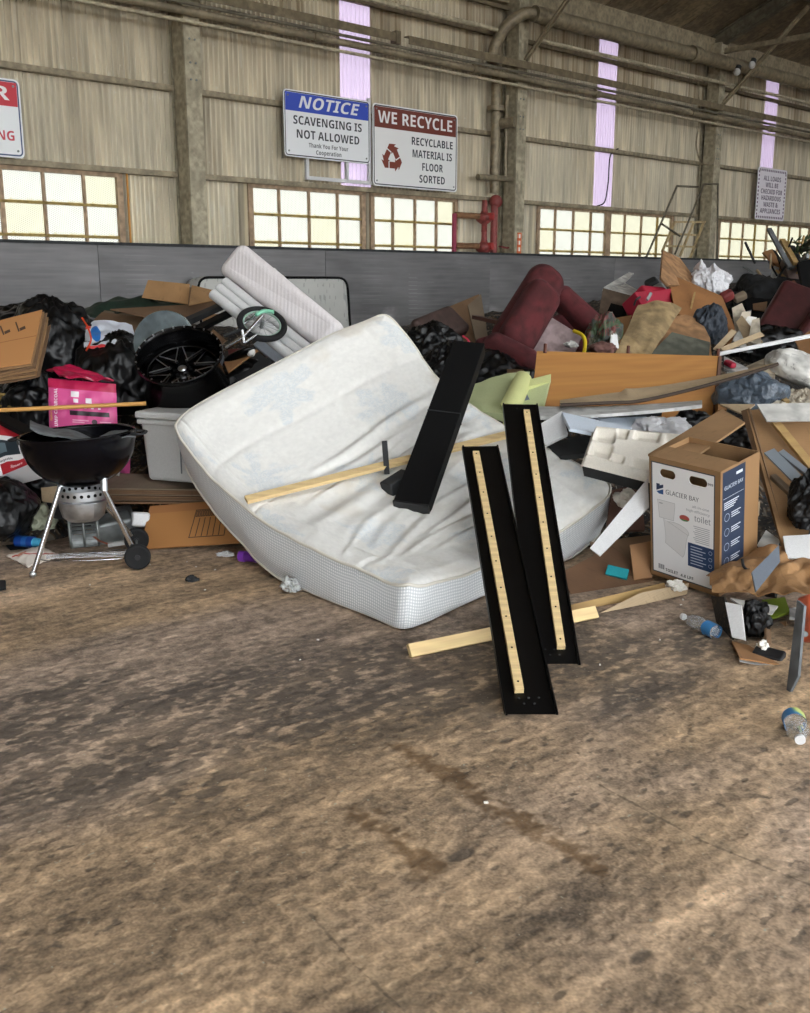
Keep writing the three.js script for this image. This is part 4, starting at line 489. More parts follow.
// ---------------------------------------------------------------- left part of the heap
sack('trash_bag', 'large black trash bag slumped under the flattened cartons', 'trash bag', [55, 355, 6.9], [0.36, 0.36, 0.32], 1, M.bag, { lump: 0.12, fold: 0.06, knot: 0 });
sack('trash_bag', 'black trash bag behind the pink charcoal bag', 'trash bag', [118, 382, 6.65], [0.30, 0.30, 0.28], 2, M.bag, { lump: 0.12, fold: 0.05, knot: 0 });
sack('trash_bag', 'black trash bag squeezed left of the pink charcoal bag', 'trash bag', [32, 408, 6.3], [0.22, 0.20, 0.22], 3, M.bag, { lump: 0.2, fold: 0.06, knot: 0 });
sack('trash_bag', 'black trash bag on the floor beside the grill legs', 'trash bag', [-6, 512, 5.5], [0.23, 0.19, 0.22], 4, M.bag, { lump: 0.15, fold: 0.05, knot: 0 });
sack('trash_bag', 'black trash bag lying against the push wall', 'trash bag', [20, 340, 8.0], [0.5, 0.26, 0.4], 5, M.bag, { lump: 0.15, fold: 0.06, knot: 0 });
sack('trash_bag', 'black trash bag pushed under the red and white carton', 'trash bag', [40, 480, 6.0], [0.30, 0.22, 0.25], 6, M.bag, { lump: 0.18, fold: 0.08, knot: 0 });
solo('drawstring', 'orange drawstring hanging from the large black bag', 'drawstring', tube([P(82, 318, 6.6), P(88, 328, 6.5), P(91, 340, 6.45), P(86, 351, 6.45)], 0.006, 20, 6), std('#d2431f', 0.5));
// stack of flattened cartons
{
  const g = thing('flattened_cartons', 'stack of tied flattened brown cartons on black bags', 'cardboard'); const print = canvasMat(512, 512, (c, w, h) => { c.fillStyle = '#b9834f'; c.fillRect(0, 0, w, h); c.fillStyle = '#8c5a33'; c.fillRect(0, 250, w, 5); c.fillStyle = '#4f3a2b'; for (let i = 0; i < 3; i++) { c.save(); c.translate(150 + i * 110, 330); c.rotate(0.35); c.fillRect(0, 0, 10, 120); c.fillRect(14, 0, 40, 34); c.restore(); } c.fillStyle = '#9a6238'; c.font = 'bold 60px sans-serif'; c.fillText('rn', 30, 200); }, 0.9);
  const base = [[-30, 330, 6.5], [42, 309, 6.62], [30, 362, 6.1], [-40, 375, 6.0]].map(q => P(...q)); const n = base[1].clone().sub(base[0]).cross(base[3].clone().sub(base[0])).normalize(); if (n.y < 0) n.negate();
  for (let k = 0; k < 9; k++) { const sh = k * 0.012; const fn = (s, t) => { const p = base[0].clone().multiplyScalar((1 - s) * (1 - t)).addScaledVector(base[1], s * (1 - t)).addScaledVector(base[2], s * t).addScaledVector(base[3], (1 - s) * t); return p.addScaledVector(n, -sh).add(V(0.012 * (k % 3) + 0.004 * n3(s * 3, t * 3, k), 0.006 * Math.sin(s * 4 + k), 0.01 * (k % 2))); }; mesh('carton', sheetGeo(fn, 6, 6, 0.007, -1), k ? (k % 2 ? M.card : M.cardDark) : print, g, k === 0); }
}
// pink charcoal bag
{
  const front = canvasMat(512, 640, (c, w, h) => { c.fillStyle = '#d2548f'; c.fillRect(0, 0, w, h); c.fillStyle = '#b51f4e'; c.fillRect(0, 0, w, 70); c.save(); c.translate(62, h * 0.60); c.rotate(-PI / 2); c.fillStyle = '#f2e8ec'; c.font = 'bold 38px sans-serif'; c.textBaseline = 'middle'; c.fillText('LUMP CHARCOAL', 0, 0); c.fillStyle = '#e0b24a'; c.font = 'bold 26px sans-serif'; c.fillText('Natural', 60, -40); c.restore(); c.fillStyle = '#2a1a24'; c.fillRect(170, 232, 290, 36); c.fillStyle = '#e8a9c4'; for (let i = 0; i < 4; i++) { c.fillRect(190, 300 + i * 62, 120, 9); c.fillRect(190, 316 + i * 62, 90, 9); c.fillRect(390, 306 + i * 62, 80, 8); } c.fillStyle = '#3a2030'; for (let i = 0; i < 4; i++) { c.beginPath(); c.arc(352, 312 + i * 62, 20, 0, 7); c.fill(); } c.fillStyle = '#e6dde2'; c.fillRect(180, 84, 60, 44); c.fillRect(200, 140, 36, 30); c.fillRect(290, 130, 44, 40); for (let i = 0; i < 5; i++) c.fillRect(180 + i * 50, 200, 18, 12); }, 0.42);
  const g = thing('charcoal_bag', 'bright pink bag of lump charcoal behind the grill', 'bag'); const pf = patch([[48, 378, 6.1], [116, 384, 6.1], [119, 465, 5.95], [50, 462, 5.95]], (s, t) => 0.05 * Math.sin(s * PI) ** 0.6 * Math.sin(Math.min(1, t * 1.1 + 0.05) * PI) ** 0.5 + 0.012 * n3(s * 6, t * 9, 2) + 0.006 * n3(s * 14, t * 16, 5), V(0.1, 0.1, 1));
  mesh('body', sheetGeo((s, t) => pf(s, 1 - t), 30, 36, 0.16, 1), front, g, true); mesh('rolled_top', sheetGeo(patch([[46, 370, 6.15], [70, 364, 6.2], [114, 380, 6.08], [66, 376, 6.0]], (s, t) => 0.03 * n3(s * 4, t * 4, 8), V(0, 1, 0.5)), 14, 8, 0.01, -1), phys('#a3173f', 0.35, { clearcoat: 0.2 }), g);
}
solo('broom_stick', 'long yellow wooden broom handle lying across the left bags', 'handle', rod(P(-60, 413, 5.75), P(146, 403.5, 5.95), 0.0125, 14), M.handleWood);
{ const g = thing('straw_broom', 'tan straw broom head sticking out under the black bags', 'broom'); reseed(8); for (let i = 0; i < 26; i++) mesh('bristle', rod(P(-18 + rr(-4, 4), 392 + i * 0.6, 6.25), P(18 + rr(-5, 5), 396 + i * 0.5, 6.12 + rr(-0.03, 0.03)), 0.006, 5), M.straw, g); }
// red and white appliance carton
{
  const mat = canvasMat(512, 512, (c, w, h) => { c.fillStyle = '#d9d6d6'; c.fillRect(0, 0, w, h); c.fillStyle = '#a31a26'; c.fillRect(0, 0, w, 120); c.fillRect(180, h - 110, w - 180, 110); c.fillStyle = '#1c2830'; c.fillRect(70, 170, 330, 170); c.fillStyle = '#5a6a72'; c.fillRect(160, 200, 120, 100); c.fillStyle = '#c9ced2'; c.beginPath(); c.arc(110, 240, 40, 0, 7); c.fill(); c.fillStyle = '#2b2b30'; c.font = 'bold 30px sans-serif'; c.fillText('Rechargeable', 120, 385); c.fillStyle = '#efdfe0'; c.font = 'italic bold 40px serif'; c.fillText('Smart', 270, h - 40); }, 0.5);
  const g = thing('appliance_carton', 'red and white picture carton tilted behind the grill bowl', 'carton'); const f = patch([[-32, 420, 5.75], [26, 428, 5.8], [34, 462, 5.62], [-14, 482, 5.55]]); mesh('printed_face', sheetGeo((s, t) => f(s, 1 - t), 2, 2, 0.16, 1), mat, g, true);
}
solo('dark_plank', 'black plank end jutting out above the red carton', 'plank', bar(P(-10, 413, 5.9), P(35, 436, 5.6), 0.07, 0.035, V(0, 1, 0.4), 0.004), M.blackMatte);
// spray can, plastic bag, bits on the floor at the left
{
  const a = G(17, 541, 0.036), b = G(41, 543, 0.036); b.y = a.y = 0.036; const g = thing('spray_can', 'blue aerosol can with light blue cap on the floor', 'can'); const d = b.clone().sub(a), at = t => a.clone().addScaledVector(d, t); mesh('body', rod(a, at(0.72), 0.033, 20), M.blue, g); mesh('printed_band', rod(at(0.3), at(0.5), 0.0335, 20), std('#2a62a8', 0.4), g); mesh('cap', rod(at(0.72), b, 0.028, 18, 0.026), M.cyan, g);
  solo('flat_plastic_bag', 'flattened white and red plastic bag on the floor by the grill foot', 'plastic bag', sheetGeo(patch([G(6, 556, 0.012), G(42, 547, 0.02), G(60, 556, 0.012), G(28, 567, 0.01)], (s, t) => 0.035 * Math.sin(s * PI) * Math.sin(t * PI) + 0.02 * Math.abs(n3(s * 5, t * 5, 3)), V(0, 1, 0)), 24, 18, 0.008, -1), canvasMat(256, 256, (c) => { c.fillStyle = '#ddd3c8'; c.fillRect(0, 0, 256, 256); c.strokeStyle = '#b23a34'; c.lineWidth = 8; c.beginPath(); c.moveTo(10, 200); c.quadraticCurveTo(120, 10, 240, 60); c.stroke(); c.fillStyle = '#c98a72'; c.fillRect(30, 150, 60, 20); }, 0.6), null, true);
  sack('crumpled_wrapper', 'pale translucent crumpled wrapper behind the grill leg', 'wrapper', [40, 520, 5.65], [0.09, 0.07, 0.08], 15, std('#8c8f7a', 0.5, {}), { lump: 0.4, fold: 0.2, knot: 0, detail: 10 });
  solo('yellow_scrap', 'yellow plastic strip behind the trash bag', 'scrap', bar(P(22, 532, 5.65), P(26, 518, 5.7), 0.04, 0.01, V(0, 0, 1)), M.yellow);
  solo('black_strap', 'flat black strap lying on the floor by the spray can', 'strap', sheetGeo(patch([G(6, 545, 0.012), G(24, 543, 0.012), G(28, 548, 0.01), G(10, 549, 0.01)]), 6, 3, 0.006, -1), M.blackMatte);
  solo('black_scrap', 'small black scrap on the floor', 'scrap', sheetGeo(patch([G(-4, 580, 0.02), G(5, 580, 0.03), G(6, 588, 0.01), G(-4, 590, 0.01)]), 6, 4, 0.01, -1), M.rubber);
}
// squirrel-cage blower lying behind the grill legs
{
  const g = thing('furnace_blower', 'galvanized squirrel-cage blower with motor lying under the grill', 'blower'); const c = P(84, 532, 5.52), ax = V(0.93, 0.02, -0.3).normalize(); const q = new THREE.Quaternion().setFromUnitVectors(V(0, 1, 0), ax); const put = geo => geo.applyQuaternion(q).translate(c.x, 0.11, c.z);
  for (const y of [-0.075, 0.0, 0.075]) mesh('ring', put(new THREE.TorusGeometry(0.105, 0.008, 8, 40).rotateX(PI / 2).translate(0, y, 0)), M.galv, g); for (let i = 0; i < 30; i++) { const a = i / 30 * PI * 2; mesh('blade', put(box(0.018, 0.15, 0.003).rotateY(0.7).translate(0.102, 0, 0).rotateY(a)), M.galv, g); }
  mesh('housing', bar(P(94, 538, 5.62), P(134, 530, 5.7), 0.16, 0.22, V(0, 1, 0.2), 0.02), M.galv, g); mesh('motor', rod(P(112, 522, 5.75), P(132, 518, 5.8), 0.085, 20), M.alu, g); mesh('mount_bracket', bar(P(108, 545, 5.42), P(134, 541, 5.46), 0.03, 0.02), M.steelWhite, g); mesh('lead_wire', tube([P(92, 535, 5.45), P(100, 541, 5.42), P(108, 544, 5.42)], 0.006, 14, 6), std('#6d3a28', 0.6), g);
  solo('white_vent_box', 'small ribbed white plastic box beside the blower', 'box', bar(P(140, 527, 5.62), P(141, 512, 5.64), 0.10, 0.10, V(0.3, 0, 1), 0.015), M.white);
}
// cartons under the tote
{
  const cardStackM = cardM('#6b5038'); const g = thing('flat_carton_stack', 'dark stack of flat cartons under the grey tote', 'cardboard'); reseed(12);
  for (let k = 0; k < 8; k++) { const e = 2.0 * k, j = rr(-9, 9); mesh('carton', panelGeoMesh([[100 + j * 2, 472 + e, 6.0], [262 + j, 478 + e * 0.8, 6.25], [225 + j, 490 + e * 0.9, 5.8], [96 + j, 488 + e]], 0.010), k % 3 ? cardStackM : M.cardGrey, g); }
  const pr = canvasMat(768, 320, (c, w, h) => { c.fillStyle = '#a3713f'; c.fillRect(0, 0, w, h); c.fillStyle = '#96653a'; c.fillRect(0, 0, w, 60); c.strokeStyle = '#4a3523'; c.lineWidth = 4; c.save(); c.transform(1, 0, -0.25, 1, 10, 0); c.lineWidth = 6; c.strokeRect(360, 60, 230, 200); for (let i = 0; i < 5; i++) { c.beginPath(); c.moveTo(400 + i * 38, 120); c.lineTo(400 + i * 38, 255); c.stroke(); } for (let i = 0; i < 12; i++) c.strokeRect(368 + i * 18, 68, 10, 40); c.restore(); }, 0.92);
  const f = patch([[150, 506, 5.68], [250, 498, 5.76], [262, 541, 5.48], [140, 549, 5.44]]); solo('printed_cardboard', 'brown carton panel with printed table lying against the floor', 'cardboard', sheetGeo((s, t) => f(s, 1 - t), 4, 4, 0.008, 1), pr, null, true);
}
function panelGeoMesh(px, th) { const { g, M: m, c } = panelGeo(px, th); return g.applyMatrix4(m).translate(c.x, c.y, c.z); }
// grey storage tote
{
  const g = thing('storage_tote', 'light grey plastic storage tote with lid under the alloy wheel', 'tote'); const o = P(140, 481, 5.85); const X = V(0.93, 0, 0.36).normalize(), Z = V(-0.36, 0, 0.93).normalize(); const Bm = new THREE.Matrix4().makeBasis(X, V(0, 1, 0), Z).setPosition(o.x, o.y, o.z); const a = geo => geo.applyMatrix4(Bm);
  const taper = (w, h, d, k) => { const q = rbox(w, h, d, 0.03, 3), p = q.attributes.position; for (let i = 0; i < p.count; i++) { const f = 1 - k * (0.5 - p.getY(i) / h); p.setX(i, p.getX(i) * f); p.setZ(i, p.getZ(i) * f); } q.computeVertexNormals(); return q; };
  mesh('body', a(taper(0.46, 0.38, 0.36, 0.10).translate(0.235, 0.19, -0.2)), M.toteGrey, g); mesh('lid', a(rbox(0.50, 0.045, 0.40, 0.015, 3).translate(0.235, 0.395, -0.2)), M.toteGrey, g); mesh('rim', a(rbox(0.485, 0.03, 0.385, 0.01).translate(0.235, 0.355, -0.2)), M.toteGrey, g); for (const x of [0.28, 0.38]) mesh('rib', a(box(0.006, 0.3, 0.006, x, 0.21, -0.022)), M.midGrey, g);
}
// alloy wheel
{
  const g = thing('alloy_wheel', 'gloss black alloy wheel lying tilted on the grey tote', 'wheel'); const c = P(178.5, 354, 6.05), ax = V(-0.03, 0.80, 0.60).normalize(), q = new THREE.Quaternion().setFromUnitVectors(V(0, 1, 0), ax); const put = geo => geo.applyQuaternion(q).translate(c.x, c.y, c.z); const R = 0.262, D = 0.30, L = l => new THREE.LatheGeometry(l.map(([x, y]) => new THREE.Vector2(x, y)), 64);
  const mm = mesh('rim_barrel', put(L([[R, 0], [R + 0.004, -0.012], [R - 0.006, -0.022], [R - 0.02, -0.05], [R - 0.035, -0.09], [R - 0.03, -0.15], [R - 0.012, -D + 0.035], [R, -D + 0.02], [R, -D], [R - 0.02, -D], [R - 0.04, -0.17], [R - 0.036, -0.12], [R - 0.018, -0.03], [R - 0.008, -0.004], [R, 0]])), M.blackGloss, g);
  mesh('rim_lip', put(new THREE.TorusGeometry(R - 0.006, 0.005, 8, 72).rotateX(PI / 2)), M.blackGloss, mm); for (let i = 0; i < 24; i++) { const a = i / 24 * PI * 2; mesh('rim_rivet', put(new THREE.CylinderGeometry(0.006, 0.006, 0.008, 8).translate(Math.cos(a) * (R - 0.008), 0.002, Math.sin(a) * (R - 0.008))), M.machined, mm); }
  const dep = -0.125; mesh('hub', put(L([[0, dep + 0.01], [0.03, dep + 0.012], [0.036, dep], [0.07, dep - 0.01], [0.078, dep - 0.05], [0, dep - 0.06]])), M.blackGloss, g); mesh('center_cap', put(L([[0, dep + 0.022], [0.02, dep + 0.02], [0.03, dep + 0.01]])), M.machined, g); mesh('face_ring', put(new THREE.TorusGeometry(R - 0.045, 0.009, 8, 56).rotateX(PI / 2).translate(0, dep, 0)), M.blackGloss, g);
  for (let i = 0; i < 8; i++) { const a = i / 8 * PI * 2 + 0.2; const s = mesh('spoke', put(merge([rbox(0.14, 0.028, 0.022, 0.005).rotateY(0.17).translate(0.135, dep - 0.008, 0.018), rbox(0.14, 0.028, 0.022, 0.005).rotateY(-0.17).translate(0.135, dep - 0.008, -0.018)]).rotateY(a)), M.blackGloss, g); mesh('machined_edge', put(merge([box(0.13, 0.002, 0.006).rotateY(0.17).translate(0.137, dep + 0.007, 0.026), box(0.13, 0.002, 0.006).rotateY(-0.17).translate(0.137, dep + 0.007, -0.026)]).rotateY(a)), M.machined, s); }
  for (let i = 0; i < 6; i++) { const a = i / 6 * PI * 2; mesh('lug_hole', put(new THREE.CylinderGeometry(0.009, 0.009, 0.01, 10).translate(Math.cos(a) * 0.052, dep, Math.sin(a) * 0.052)), M.blackMatte, g); } mesh('back_plate', put(new THREE.CylinderGeometry(R - 0.05, R - 0.05, 0.01, 40).translate(0, -0.17, 0)), M.blackMatte, g);
}
solo('round_metal_lid', 'dull blue-grey round metal lid behind the alloy wheel', 'lid', new THREE.LatheGeometry([[0, 0.02], [0.19, 0.015], [0.2, 0.0], [0.205, -0.02], [0.19, -0.015], [0, -0.005]].map(([x, y]) => new THREE.Vector2(x, y)), 40).applyQuaternion(new THREE.Quaternion().setFromUnitVectors(V(0, 1, 0), V(-0.1, 0.35, 0.93).normalize())).translate(...P(163, 340, 6.55).toArray()), M.tin);
// behind: flattened cartons, open carton, tarp, white bag
{
  const g = thing('loose_flat_cartons', 'sagging pile of flat brown cartons beside the push wall', 'cardboard'); [[84, 318], [88, 313], [92, 310], [98, 307], [104, 306]].forEach(([x, y], i) => mesh('carton', panelGeoMesh([[x, y + 12, 7.7 + i * 0.12], [x + 14, y - 1, 8.1 + i * 0.12], [x + 82, y + 8, 8.0 + i * 0.12], [x + 60, y + 30]], 0.01), i % 2 ? M.cardDark : M.cardGrey, g));
  const c = thing('open_carton', 'open brown carton lying on its side by the leaning mattress', 'carton'); mesh('panel', panelGeoMesh([[148, 280, 8.4], [190, 284, 8.5], [188, 304, 8.3], [142, 297]], 0.008), M.cardLight, c); mesh('panel', panelGeoMesh([[192, 285, 8.5], [217, 291, 8.7], [219, 299, 8.5], [189, 305]], 0.008), M.cardLight, c); mesh('panel', panelGeoMesh([[110, 309, 8.0], [188, 304.5, 8.29], [219, 299.5, 8.49], [216, 312], [160, 320]], 0.008), M.cardDark, c); mesh('panel', panelGeoMesh([[150, 282, 9.0], [215, 290, 9.1], [216, 312, 8.8], [148, 306]], 0.008), M.cardDark, c);
  solo('green_tarp', 'crumpled dark green tarp below the open carton', 'tarp', sheetGeo(patch([[75, 308, 8.6], [150, 302, 8.7], [205, 306, 8.3], [90, 316, 8.2]], (s, t) => 0.09 * Math.sin(s * PI) * Math.sin(t * PI) + 0.05 * n3(s * 5, t * 4, 3), V(0, 1, 0.2)), 30, 16, 0.01, -1), M.tarpGreen);
  solo('white_printed_bag', 'white plastic bag with blue print between black bags', 'plastic bag', sheetGeo(patch([[86, 322, 6.9], [132, 325, 7.0], [138, 347, 6.6], [84, 348, 6.5]], (s, t) => 0.04 * Math.sin(s * PI) + 0.03 * n3(s * 5, t * 4, 6), V(0, 0.6, 0.8)), 26, 14, 0.02, -1), canvasMat(256, 128, (c) => { c.fillStyle = '#d3d8e2'; c.fillRect(0, 0, 256, 128); c.fillStyle = '#2b74c4'; c.beginPath(); c.ellipse(60, 60, 26, 40, 0.4, 0, 7); c.fill(); c.fillStyle = '#c8383a'; c.fillRect(0, 90, 30, 38); }, 0.5), null, true);
}
// leaning mattress against the push wall
{
  const g = thing('leaning_mattress', 'old white mattress with black edge leaning on the push wall', 'mattress'); const q = (x, y) => { const w = W(x, y, 1.0); return fromWall(w.x, w.y, 1.12 + (1.6 - w.y) * 0.25); }; const c = q(262, 330); const a = toWall(q(188, 279)), b = toWall(q(337, 273)); const u0 = a.x, u1 = b.x, v1 = a.y, w = u1 - u0, h = v1 - 0.15;
  const s = rrect(w, h, 0.14); const geo = new THREE.ExtrudeGeometry(s, { depth: 0.2, bevelEnabled: true, bevelSize: 0.015, bevelThickness: 0.02, bevelSegments: 3, curveSegments: 8 }); const Mx = new THREE.Matrix4().makeRotationY(WTURN).multiply(new THREE.Matrix4().makeRotationX(-0.08)).setPosition(fromWall((u0 + u1) / 2, 0.15 + h / 2, 1.02)); 
  const ticking = std('#c4c3bd', 0.95, { map: tex(256, 256, (x, y) => { const k = 0.9 - (vn(x * 60, y * 14, 60, 3) > 0.78 ? 0.12 : 0) + 0.08 * fbm(x * 5, y * 5, 5, 3, 4); return Math.min(1, k); }) });
  mesh('body', geo.applyMatrix4(Mx), ticking, g); const ring = s.getPoints(10).map(p => V(p.x, p.y, 0.235).applyMatrix4(Mx)); mesh('black_edge', tube(ring, 0.014, 160, 8, true), M.blackMatte, g).userData.label = 'black edge piping';
}
// rolled white pad and three white tubes
{
  const a = P(232, 259, 7.7), b = P(335, 342, 7.1), hint = V(-0.35, 0.5, 0.8).normalize(); const L = a.distanceTo(b), gq = new RoundedBoxGeometry(L, 0.28, 0.17, 6, 0.07); const p = gq.attributes.position; for (let i = 0; i < p.count; i++) { const x = p.getX(i), y = p.getY(i), z = p.getZ(i); p.setZ(i, z + 0.014 * n3(x * 4, y * 5, 1) ); p.setY(i, y * (1 - 0.10 * sm(-L / 2, L / 2, x)) + 0.014 * n3(x * 3, 4, z * 4)); } gq.computeVertexNormals(); gq.applyMatrix4(frameOf(b.clone().sub(a), hint)).translate((a.x + b.x) / 2, (a.y + b.y) / 2, (a.z + b.z) / 2);
  const g = thing('white_pad', 'long white ribbed cushion pad sliding down the heap', 'cushion'); mesh('pad', gq, std('#ece6e6', 0.9, { map: T.fine, bumpMap: rep(tex(64, 64, (u) => 0.5 + 0.5 * Math.sin(u * PI * 2 * 4), { srgb: false }), 9, 1), bumpScale: 0.0015 }), g);
  mesh('loose_cover', sheetGeo(patch([[262, 266, 7.8], [275, 268, 7.85], [338, 326, 7.35], [318, 318, 7.3]], (s, t) => 0.03 * n3(s * 4, t * 5, 2), V(0, 1, 0.4)), 8, 20, 0.01, -1), M.whiteMatte, g);
  [[213, 294, 7.2], [219, 288, 7.3], [225, 282, 7.4]].forEach(([x, y, d], i) => { const t = thing('white_tube', 'long white tube with grey end cap, ' + ['lowest of the three under the pad', 'middle one of the three under the pad', 'topmost of the three under the pad'][i], 'tube', 'white tubes under the pad'); const A = P(x, y, d), B = P(x + 92, y + 74, d - 0.55); mesh('tube', rod(A, B, 0.036, 20), M.white, t); mesh('end_cap', rod(A.clone().lerp(B, -0.004), A.clone().lerp(B, 0.01), 0.027, 16), M.slate, t); });
  solo('white_shelf_board', 'white board slanting below the three white tubes', 'board', bar(P(262, 340, 7.15), P(302, 372, 6.7), 0.14, 0.04, V(-0.3, 0.7, 0.6), 0.006), M.whiteBlue);
}
// child's bicycle
{
  const g = thing('child_bicycle', 'small child bicycle with mint frame tangled in the heap', 'bicycle'); const c = P(262, 324, 6.85), ax = V(0.25, 0.78, 0.58).normalize(), q = new THREE.Quaternion().setFromUnitVectors(V(0, 0, 1), ax); const put = geo => geo.applyQuaternion(q).translate(c.x, c.y, c.z);
  const w = mesh('tyre', put(new THREE.TorusGeometry(0.15, 0.022, 12, 48)), M.rubber, g); mesh('rim', put(new THREE.TorusGeometry(0.126, 0.008, 8, 40)), std('#a9c4b6', 0.4, { metalness: 0.4 }), w); mesh('hub', put(rod(V(0, 0, -0.03), V(0, 0, 0.03), 0.014)), M.galv, w); for (let i = 0; i < 14; i++) { const a = i / 14 * PI * 2; mesh('spoke', put(rod(V(0, 0, 0), V(Math.cos(a) * 0.125, Math.sin(a) * 0.125, 0), 0.0015, 5)), M.galv, w); }
  mesh('mudguard', tube([P(256, 315, 6.85), P(264, 311, 6.9), P(274, 312, 6.9)], 0.014, 14, 8), M.mint, g); mesh('fork', merge([rod(P(240, 340, 6.6), P(262, 316, 6.8), 0.011), rod(P(236, 330, 6.75), P(258, 313, 6.95), 0.011)]), M.chrome, g); mesh('frame_tube', merge([rod(P(226, 348, 6.6), P(242, 338, 6.6), 0.014), rod(P(244, 343, 6.6), P(242, 330, 6.62), 0.012), rod(P(244, 343, 6.6), P(256, 335, 6.7), 0.009)]), M.chrome, g); mesh('crank', rod(P(224, 336, 6.75), P(240, 330, 6.75), 0.012), M.darkGrey, g);
  const st = new THREE.SphereGeometry(1, 20, 14); { const p = st.attributes.position; for (let i = 0; i < p.count; i++) { const x = p.getX(i); p.setXYZ(i, x * 0.11, p.getY(i) * 0.028, p.getZ(i) * (0.022 + 0.045 * sm(-0.6, 0.8, x))); } } st.computeVertexNormals(); const sd = P(240, 354, 6.5); mesh('saddle', st.applyMatrix4(frameOf(V(0.9, 0.35, -0.1), V(0.2, 0.4, 0.9))).translate(sd.x, sd.y, sd.z), M.blackGloss, g); mesh('saddle_trim', new THREE.SphereGeometry(0.036, 14, 10).scale(0.8, 0.9, 0.9).translate(...P(251, 352, 6.5).toArray()), M.whiteMatte, g);
  solo('cardboard_scrap', 'orange-brown cardboard strip under the bicycle saddle', 'cardboard', panelGeoMesh([[224, 362, 6.5], [250, 346, 6.7], [258, 350, 6.6], [228, 372]], 0.01), M.cardOrange); solo('cardboard_scrap', 'torn cardboard piece beside the bicycle fork', 'cardboard', panelGeoMesh([[213, 329, 7.0], [226, 340, 6.8], [218, 348, 6.75], [207, 338]], 0.008), M.cardDark); solo('dark_board', 'dark board lying between bicycle and mattress', 'board', panelGeoMesh([[232, 372, 6.55], [258, 352, 6.8], [275, 364, 6.5], [240, 384]], 0.02), M.darkGrey);
  solo('black_rail', 'black metal rail lying behind the alloy wheel', 'rail', bar(P(186, 322, 7.2), P(226, 304, 7.8), 0.06, 0.04, V(0, 1, 0.3)), M.darkGrey); solo('black_rail', 'black frame bar slanting behind the bicycle', 'rail', bar(P(196, 330, 7.1), P(240, 308, 7.6), 0.07, 0.03, V(0, 1, 0.3)), M.blackMatte);
  sack('trash_bag', 'black trash bag under the bicycle and wheel', 'trash bag', [228, 392, 6.7], [0.3, 0.24, 0.25], 31, M.bag, { knot: 0, lump: 0.15 });
}

// ---------------------------------------------------------------- middle of the heap
card('cardboard_sheet', 'tall brown carton panel leaning behind the black sack', 'cardboard', [[422, 318, 9.4], [479, 294, 9.7], [487, 345, 9.3], [430, 345]], 0.03, M.cardDark);
card('cardboard_sheet', 'narrow side of a brown carton beside the maroon armchair', 'cardboard', [[468, 305, 9.2], [481, 294, 9.3], [489, 344, 9.0], [478, 350]], 0.02, M.cardGrey);
solo('brown_cushion', 'brown leather seat cushion behind the black sack', 'cushion', bar(P(420, 336, 8.5), P(458, 320, 8.9), 0.30, 0.14, V(0, 0.5, 0.9), 0.05, 4), M.leatherBrown);
sack('trash_bag', 'black trash bag between mattress and maroon armchair', 'trash bag', [432, 352, 7.6], [0.26, 0.20, 0.22], 41, M.bag, { knot: 0, lump: 0.2, fold: 0.09 });
sack('trash_bag', 'dark sack wedged against the black shelf top', 'trash bag', [448, 372, 7.1], [0.2, 0.18, 0.2], 42, M.bag, { knot: 0, lump: 0.18, fold: 0.09 });
solo('red_loop', 'short pink-red cord loop on the black sack', 'cord', tube([P(463, 336, 7.4), P(468, 340, 7.35), P(470, 347, 7.3)], 0.008, 12, 6), std('#c0304a', 0.6));
sack('trash_bag', 'dark plastic sack under the armchair front', 'trash bag', [500, 382, 7.9], [0.36, 0.22, 0.3], 43, M.bag, { knot: 0 });
